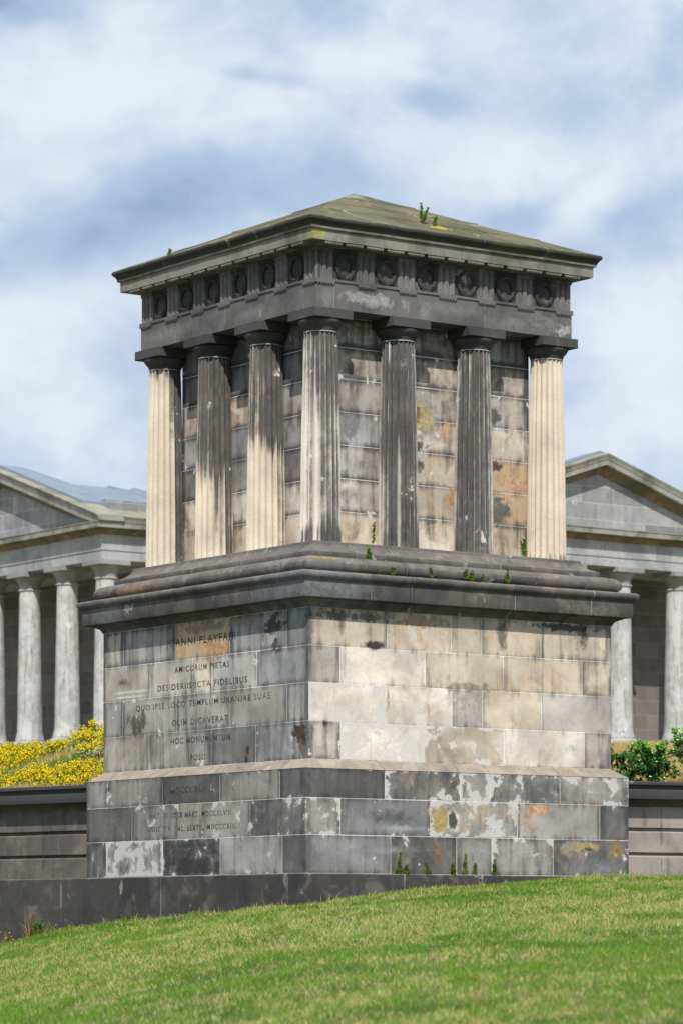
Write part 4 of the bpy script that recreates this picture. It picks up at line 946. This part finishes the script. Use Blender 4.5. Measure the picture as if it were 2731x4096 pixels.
def arm(A, setback, full=True):
    Rw = LB - setback
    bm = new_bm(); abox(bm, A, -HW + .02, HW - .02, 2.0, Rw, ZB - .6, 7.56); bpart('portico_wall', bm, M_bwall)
    bm = new_bm(); uband(bm, A, [(-.35, 7.545), (.265, 7.545), (.27, 7.55), (.27, 7.738), (.288, 7.742), (.288, 7.775), (.262, 7.78), (.262, 8.06), (-.3, 8.06)])
    aquad(bm, A, [(-HW + .3, Rw - .2, 7.55), (HW - .3, Rw - .2, 7.55), (HW - .3, LB - .3, 7.55), (-HW + .3, LB - .3, 7.55)], [(0, 0)] * 4)
    bpart('entablature', bm, M_bent, smooth=30)
    bm = new_bm(); uband(bm, A, [(.2, 8.061), (.275, 8.061), (.28, 8.085), (.31, 8.12), (.37, 8.145), (.41, 8.152), (.41, 8.172), (.2, 8.174)]); bpart('bed_moulding', bm, M_soff, smooth=40)
    bm = new_bm(); uband(bm, A, [(.2, 8.175), (.495, 8.175), (.50, 8.18), (.50, 8.275), (.515, 8.285), (.515, 8.305), (.18, 8.33)])
    # gutter moulding on the flanks only
    lay = bm.loops.layers.uv.verify()
    for s in (-1, 1):
        pr = [(.49, 8.31), (.516, 8.312), (.525, 8.345), (.548, 8.385), (.556, 8.40), (.555, 8.42), (-.55, 8.70)]
        pts = [[(s * (HW + h), r_, z) for h, z in pr] for r_ in (2.5, LB + .40)]
        for j in range(len(pr) - 1): aquad(bm, A, [pts[0][j], pts[1][j], pts[1][j + 1], pts[0][j + 1]], [(60 + 2.5, pr[j][1]), (60 + LB, pr[j][1]), (60 + LB, pr[j + 1][1]), (60 + 2.5, pr[j + 1][1])])
        pe = [(s * (HW + h), LB + .40, z) for h, z in pr]; aquad(bm, A, pe + [(s * (HW - .55), LB + .40, 8.30)])
    bpart('cornice', bm, M_bcor, smooth=40)
    # raking cornice
    def rake(prof, name, mat, zmin=8.31):
        bm = new_bm(); lay = bm.loops.layers.uv.verify(); N_ = 26; rows = []
        for i in range(N_ + 1):
            q = (-1 + 2 * i / N_) * (HW + HT)
            rows.append([(bm.verts.new(jit(amap(A, q, LB + h, max(zmin, ztop(q) + dz)), .005, 1.5)), q, dz) for h, dz in prof])
        for i in range(N_):
            for j in range(len(prof) - 1):
                q = [rows[i][j], rows[i + 1][j], rows[i + 1][j + 1], rows[i][j + 1]]
                f = bm.faces.new([v[0] for v in q])
                for lp, v in zip(f.loops, q): lp[lay].uv = (v[1], v[2])
        for e_ in (0, N_):
            try: bm.faces.new([v[0] for v in rows[e_]])
            except ValueError: pass
        bmesh.ops.remove_doubles(bm, verts=bm.verts, dist=.0002)
        bpart(name, bm, mat, smooth=40)
    rake([(.15, -.40), (.215, -.40), (.22, -.375), (.27, -.315), (.36, -.268), (.41, -.26), (.41, -.240), (.2, -.24)], 'raking_bed_moulding', M_soff)
    rake([(.2, -.239), (.495, -.239), (.50, -.234), (.50, -.130), (.515, -.12), (.515, -.105), (.528, -.07), (.55, -.03), (.556, -.015), (.555, 0), (.50, .012), (-.1, .012), (-.1, -.3)], 'raking_cornice', M_bcor)
    bm = new_bm(); qx = HW + .2
    n_ = 16
    for i in range(n_):
        a, b_ = -qx + 2 * qx * i / n_, -qx + 2 * qx * (i + 1) / n_
        za, zb2 = max(8.30, ztop(a) - .3), max(8.30, ztop(b_) - .3)
        aquad(bm, A, [(a, LB + .2, 8.25), (b_, LB + .2, 8.25), (b_, LB + .2, zb2), (a, LB + .2, za)], [(a, 8.25), (b_, 8.25), (b_, zb2), (a, za)])
    bmesh.ops.remove_doubles(bm, verts=bm.verts, dist=.0002); bpart('pediment', bm, M_bfront)
    for s in (-1, 1):
        bm = new_bm(); a, b_ = sorted((s * 3.0, s * 3.36)); abox(bm, A, a, b_, 3.4, LB - .28, 8.45, 8.885); bpart('parapet', bm, M_bfront)
    # lead roof with standing rolls
    bm = new_bm(); L_ = lambda u, v, f: tuple(u[n] + (v[n] - u[n]) * f for n in range(3))
    strips = [((0, LB + .30, ztop(0) + .075), (3.40, LB + .30, ztop(3.40) + .07), (0, LB - .29, ztop(0) + .06), (3.40, LB - .29, ztop(3.40) + .06)),
              ((0, LB - .29, ztop(0) + .06), (3.05, LB - .29, 8.89), (0, LB - 1.5, 9.64), (3.05, LB - 1.5, 8.89)), ((0, LB - 1.5, 9.64), (3.05, LB - 1.5, 8.89), (0, 2.0, 9.62), (3.05, 2.0, 8.89)),
              ((0, LB + .30, ztop(0) - .02), (3.40, LB + .30, ztop(3.40) - .02), (0, LB + .30, ztop(0) + .075), (3.40, LB + .30, ztop(3.40) + .07)),
              ((0, LB - .29, ztop(0) - .5), (3.40, LB - .29, ztop(3.40) - .5), (0, LB - .29, ztop(0) + .06), (3.40, LB - .29, ztop(3.40) + .06))]
    for s in (-1, 1):
        for q in strips:
            A0, A1, B0, B1 = [(s * p[0], p[1], p[2]) for p in q]
            for j in range(6): aquad(bm, A, [L_(A0, A1, j / 6), L_(A0, A1, (j + 1) / 6), L_(B0, B1, (j + 1) / 6), L_(B0, B1, j / 6)])
    for s in (-1, 1): aquad(bm, A, [(s * 3.40, LB + .30, ztop(3.4) - .3), (s * 3.40, LB + .30, ztop(3.4) + .07), (s * 3.40, LB - .29, ztop(3.4) + .06), (s * 3.40, LB - .29, ztop(3.4) - .3)])
    for r_ in [2.6 + .62 * i for i in range(7)]:
        for s in (-1, 1):
            zr2 = 9.625; w_ = .035
            aquad(bm, A, [(0, r_ - w_, zr2 + .004), (s * 3.1, r_ - w_, 8.894), (s * 3.1, r_, 8.95), (0, r_, zr2 + .06)]); aquad(bm, A, [(0, r_, zr2 + .06), (s * 3.1, r_, 8.95), (s * 3.1, r_ + w_, 8.894), (0, r_ + w_, zr2 + .004)])
    bpart('lead_roof', bm, M_lead)
    if A == 'L':
        bm = new_bm(); abox(bm, A, -1.3, -.5, 2.6, 3.75, 9.2, 9.86); abox(bm, A, -1.0, -.7, 4.9, 5.2, 9.3, 9.73); bpart('roof_upstand', bm, M_lead)
    # columns
    for i in range(6):
        q = (i - 2.5) * SPB; bm = new_bm(); x_, y_, _z = amap(A, q, LB, 0)
        pr = []
        for j in range(17):
            h = j / 16; pr.append((.268 - .052 * h ** 1.3 + .045 * max(0, 1 - h / .035) ** 2, 4.02 + (7.17 - 4.02) * h))
        pr = pr + [(.218, 7.172), (.245, 7.178), (.250, 7.19), (.245, 7.202), (.222, 7.206)]
        lathe(bm, [(.05, 4.02)] + pr, 40, x_, y_)
        c = bpart('column', bm, M_bcol, smooth=40)
        bm = new_bm(); lathe(bm, [(.1, 7.2065), (.222, 7.2065), (.224, 7.31), (.232, 7.325), (.285, 7.40), (.315, 7.435), (.32, 7.447), (.1, 7.449)], 40, x_, y_); bpart('capital', bm, M_cap, c, 35)
        bm = new_bm(); box(bm, x_ - .36, x_ + .36, y_ - .36, y_ + .36, 7.45, 7.5445); bpart('abacus', bm, M_cap, c)
        bm = new_bm(); lathe(bm, [(.1, 3.6), (.36, 3.6), (.38, 3.87), (.395, 3.90), (.395, 3.94), (.375, 3.97), (.33, 3.985), (.325, 4.0), (.30, 4.018), (.1, 4.0185)], 40, x_, y_); bpart('column_base', bm, M_bcol, c, 35)
    bm = new_bm(); abox(bm, A, -HW - .42, HW + .42, 2.0, LB + .42, ZB - 1.2, ZB + .005); bpart('stylobate', bm, M_bent)
arm('L', 1.6); arm('R', 1.5)
bm = new_bm(); abox(bm, 'L', -HW, HW, -8.0, 2.4, ZB - .6, 8.4); bpart('rear_block', bm, M_bfront)

# ------------------------------------------------------------------ plants
def sprig(world, h, nst, seed, label, group=None, name='weed', colr=(.23, .40, .055), brown=0.10):
    r = np.random.default_rng(seed); acc = Acc(); w0 = np.array(world)
    for s_ in range(nst):
        hh = h * (1 if s_ == 0 else r.uniform(.35, .85)); a = r.random() * 6.28; off = np.array([math.cos(a), math.sin(a), 0]) * (0 if s_ == 0 else r.uniform(.01, .25) * h)
        p0 = w0 + off * .4 + np.array([0, 0, -.006]); p1 = w0 + off + np.array([r.normal() * .08 * h, r.normal() * .08 * h, hh])
        acc.add(*tubes(p0[None], p1[None], np.array([.0028]), np.array([[.12, .16, .04]])), 0)
        nl = int(14 + 170 * hh); t = r.random(nl) ** .8; an = r.random(nl) * 6.28
        c = p0 + (p1 - p0) * t[:, None]; ax = np.stack([np.cos(an), np.sin(an), .55 + .7 * t], 1)
        ln = (.040 + .020 * r.random(nl)) * (1.15 - .45 * t)
        cc = np.array([colr]) * r.uniform(.6, 1.35, (nl, 1)); bad = r.random(nl) < brown; cc[bad] = np.array([.22, .10, .05]) * r.uniform(.6, 1.2)
        acc.add(*leaves(c, ax, np.tile([[0., 0, 1]], (nl, 1)), ln, ln * .55, cc), 0)
    o = acc.build(name, [M_leaf], loc=world); o.location = world
    tag(o, label, 'weed', group)
def ledge(k, u, z, off): return fw(k, u, off, z)
GW = 'weeds rooted in the ledges of the monument'
sprig(ledge(0, -1.112, 4.438, 1.925), .24, 1, 1, 'tall thin green weed at the foot of the second column on the right face', GW)
sprig(ledge(0, -1.307, 4.236, 2.125), .125, 4, 2, 'bushy green weed on the curved base moulding near its corner', GW)
sprig(ledge(0, -1.30, 4.053, 2.31), .045, 1, 3, 'tiny green seedling, leftmost of the weeds in the ledge under the round moulding', GW)
sprig(ledge(0, -1.12, 4.053, 2.31), .085, 2, 4, 'pair of small green shoots on the ledge just right of the tiny leftmost seedling', GW)
sprig(ledge(0, -.557, 4.053, 2.31), .10, 1, 5, 'single green shoot midway along the right-hand pedestal ledge', GW)
sprig(ledge(0, -.08, 4.053, 2.31), .11, 2, 6, 'green and brown weed in the middle cluster of the right-hand pedestal ledge', GW, brown=.4)
sprig(ledge(0, .03, 4.053, 2.31), .11, 2, 7, 'green weed on the ledge, right of the green and brown one', GW)
sprig(ledge(0, .20, 4.053, 2.31), .075, 1, 8, 'short shoot on the ledge between the middle weeds and the tallest sprig', GW)
sprig(ledge(0, .547, 4.053, 2.31), .17, 2, 9, 'tallest sprig on the right-hand pedestal ledge, rightmost of its row', GW)
sprig(ledge(0, 1.124, 4.438, 1.91), .21, 2, 10, 'green weed beside the foot of the pale rightmost column', GW, brown=.15)
GB = 'weeds along the foot of the monument'
sprig(ledge(0, -1.086, .648, 2.372), .23, 2, 11, 'tallest green weed at the foot of the base, leftmost of its row', GB, brown=.08)
sprig(ledge(0, -.97, .648, 2.372), .09, 4, 12, 'low spreading green weed right beside the tallest one at the foot of the base', GB)
sprig(ledge(0, -.653, .648, 2.372), .12, 2, 13, 'small upright green weed under the rust streak of the base', GB)
sprig(ledge(0, -.30, .648, 2.372), .12, 6, 14, 'broad reddish-green weed at the foot of the base', GB, brown=.35, colr=(.33, .46, .06))
sprig(ledge(0, -.13, .648, 2.372), .22, 1, 15, 'tall narrow green weed right of the reddish one at the foot of the base', GB)
sprig(ledge(0, .02, .648, 2.372), .12, 1, 16, 'thin pale green weed between the tall narrow one and the rightmost one', GB)
sprig(ledge(0, .306, .648, 2.372), .17, 2, 17, 'rightmost green weed at the foot of the base', GB)
sprig(ledge(0, -.16, 8.31, 1.60), .22, 4, 18, 'bright green weed growing out of the right-hand roof slope', None)
sprig(ledge(0, -.02, 8.27, 1.66), .10, 2, 19, 'smaller green weed just right of the bigger one on the roof', None)
sprig(ledge(3, -.88, 8.09, 2.09), .075, 2, 20, 'tiny green weed on the left edge of the roof', None)

# tufts by the left wall
def tuft(X, Y, n, h, seed, label, name, cols, leafy=0, flowers=0):
    r = np.random.default_rng(seed); z = float(zlawn(np.array(X), np.array(Y))); acc = Acc(); w0 = np.array([X, Y, z])
    x = X + r.normal(size=n) * h * .16; y = Y - np.abs(r.normal(size=n)) * h * .10; hh = h * r.uniform(.35, 1.1, n)
    c = np.array(cols)[r.integers(0, len(cols), n)] * r.uniform(.7, 1.2, (n, 1))
    acc.add(*blades(x, y, np.full(n, z - .01), hh, np.full(n, .007), c, lean=.7), 0)
    if leafy:
        p = np.stack([X + .10 + r.normal(size=leafy) * .05, Y - .06 + r.normal(size=leafy) * .04, z + h * .8 * r.random(leafy)], 1); ax = r.normal(size=(leafy, 3)) + np.array([0, 0, .6])
        acc.add(*leaves(p, ax, np.tile([[0., -.5, 1]], (leafy, 1)), r.uniform(.03, .06, leafy), r.uniform(.012, .02, leafy), np.array([[.07, .20, .03]]) * r.uniform(.6, 1.3, (leafy, 1))), 0)
    if flowers:
        p = np.stack([X + r.uniform(-.22, .22, flowers), Y - r.uniform(0, .12, flowers), z + h * r.uniform(.3, 1.0, flowers)], 1)
        acc.add(*tubes(np.stack([p[:, 0] + r.normal(size=flowers) * .02, p[:, 1], np.full(flowers, z - .01)], 1), p, np.full(flowers, .002), np.tile([[.2, .18, .06]], (flowers, 1))), 0)
        acc.add(*blobs(p, r.uniform(.008, .014, flowers), np.tile([[.80, .58, .01]], (flowers, 1))), 1)
    o = acc.build(name, [M_leaf, M_petal], loc=tuple(w0)); o.location = tuple(w0); tag(o, label, 'weed')
tuft(-3.83, float(yline(-3.83)) - .10, 190, .30, 31, 'clump of dry reddish grass and green leaves at the foot of the left garden wall', 'grass_clump', [(.30, .17, .08), (.20, .20, .05), (.42, .30, .16), (.12, .17, .04)], leafy=110)
tuft(-3.62, float(yline(-3.62)) - .08, 45, .20, 32, 'wispy dry grass just right of the reddish clump by the left wall', 'grass_tuft', [(.34, .26, .13), (.22, .20, .08)])
tuft(-4.22, float(yline(-4.22)) - .08, 40, .17, 33, 'thin weed with small yellow flowers at the far left foot of the wall', 'flowering_weed', [(.16, .18, .05), (.30, .24, .12)], flowers=9)
tuft(-2.88, float(yline(-2.88)) - .05, 22, .14, 34, 'small tuft of dry stalks at the foot of the monument plinth', 'grass_tuft', [(.45, .33, .18)])
tuft(-3.38, float(yline(-3.38)) - .06, 10, .08, 35, 'tiny yellow-flowered weed left of the monument plinth', 'flowering_weed', [(.16, .2, .05)], flowers=2)

# holly behind the right wall
def holly(X, dist, h, rad, nl, seed, label, nbr=9, trunk=False, name='holly_bush'):
    r = np.random.default_rng(seed); Y, Z = bank_at(np.array(X), np.array(dist)); base = np.array([X, float(Y), float(Z)])
    root = empty(name, tuple(base)); tag(root, label, 'bush')
    P0, P1, RR = [], [], []; tips = []
    for i in range(nbr):
        a = r.random() * 6.28; rr = rad * r.uniform(.2, 1); top = base + np.array([math.cos(a) * rr, math.sin(a) * rr * .7, h * r.uniform(.55, 1.0) * (1 - .35 * rr / rad)])
        if trunk: q0 = base + np.array([0, 0, h * r.uniform(.15, .8)]); top = q0 + np.array([math.cos(a) * rr, math.sin(a) * rr * .7, h * r.uniform(.05, .25)])
        else: q0 = base + np.array([math.cos(a) * .05, math.sin(a) * .05, -.05])
        mid = (q0 + top) / 2 + r.normal(size=3) * .05 * np.array([1, 1, .3])
        for s_, e_, t_ in ((q0, mid, .009), (mid, top, .006)): P0.append(s_); P1.append(e_); RR.append(t_)
        tips.append((q0, mid, top))
        for j in range(4):
            t = r.uniform(.35, 1); s_ = mid + (top - mid) * t if r.random() < .6 else q0 + (mid - q0) * t
            e_ = s_ + r.normal(size=3) * np.array([.13, .10, .07]) * (rad / .45) + np.array([0, 0, .06]); P0.append(s_); P1.append(e_); RR.append(.004); tips.append((s_, (s_ + e_) / 2, e_))
    if trunk: P0 += [base - np.array([0, 0, .05])]; P1 += [base + np.array([.03, 0, h * 1.0])]; RR += [.014]; tips.append((P0[-1] + np.array([0, 0, h * .5]), P0[-1] + np.array([0.01, 0, h * .8]), P1[-1]))
    acc = Acc(); acc.add(*tubes(np.array(P0), np.array(P1), np.array(RR), np.tile([[.05, .035, .025]], (len(P0), 1))))
    acc.build('branches', [M_stem], parent=root, loc=tuple(base))
    acc = Acc(); k = r.integers(0, len(tips), nl); t = r.random(nl) ** .7; T0 = np.array([q[1] for q in tips])[k]; T1 = np.array([q[2] for q in tips])[k]
    c = T0 + (T1 - T0) * t[:, None] + r.normal(size=(nl, 3)) * .014; ax = r.normal(size=(nl, 3)) + np.array([0, 0, .35]); up = np.array([[0, -.4, 1.]]) + r.normal(size=(nl, 3)) * .5
    tone = r.random((nl, 1)); young = ((c[:, 2] - base[2]) / h > .72)[:, None]  # each leaf gets its own random tone
    cols = np.where(young, np.array([[.13, .36, .025]]), np.array([[.045, .155, .025]])) * (.6 + .8 * tone); old = r.random(nl) < .012; cols[old] = (.55, .42, .05)
    # spiny outline: each leaf is three overlapping pointed lobes
    ln = r.uniform(.032, .058, nl)
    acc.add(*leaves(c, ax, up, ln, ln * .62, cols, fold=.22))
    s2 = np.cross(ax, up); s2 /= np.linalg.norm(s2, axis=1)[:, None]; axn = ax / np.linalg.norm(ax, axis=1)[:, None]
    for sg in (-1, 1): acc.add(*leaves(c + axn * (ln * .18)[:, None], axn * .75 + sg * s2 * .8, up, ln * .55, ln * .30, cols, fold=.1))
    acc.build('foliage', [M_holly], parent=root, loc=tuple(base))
holly(3.50, .75, .64, .44, 1900, 41, 'dark holly bush close against the right edge of the monument', nbr=9)
holly(3.92, .65, .62, .52, 2500, 42, 'wide glossy holly bush behind the middle of the right wall', nbr=11)
holly(4.26, .70, .80, .20, 700, 43, 'taller holly sapling with a thin dark trunk at the right edge of the photo', nbr=10, trunk=True, name='holly_sapling')
holly(4.75, .8, .6, .4, 700, 44, 'holly bush further right along the garden wall', nbr=9)
Yq, Zq = bank_at(np.array(4.30), np.array(1.4))
acc = Acc(); p0 = np.array([[4.31, float(Yq), float(Zq) - .05]]); p1 = np.array([[4.33, float(Yq), float(Zq) + 1.12]]); acc.add(*tubes(p0, p1, np.array([.009]), np.array([[.25, .11, .08]])))
o = acc.build('dry_stalk', [M_dry], loc=tuple(p0[0])); o.location = tuple(p0[0]); tag(o, 'thin reddish dry stalk standing behind the holly sapling at the right edge', 'stalk')
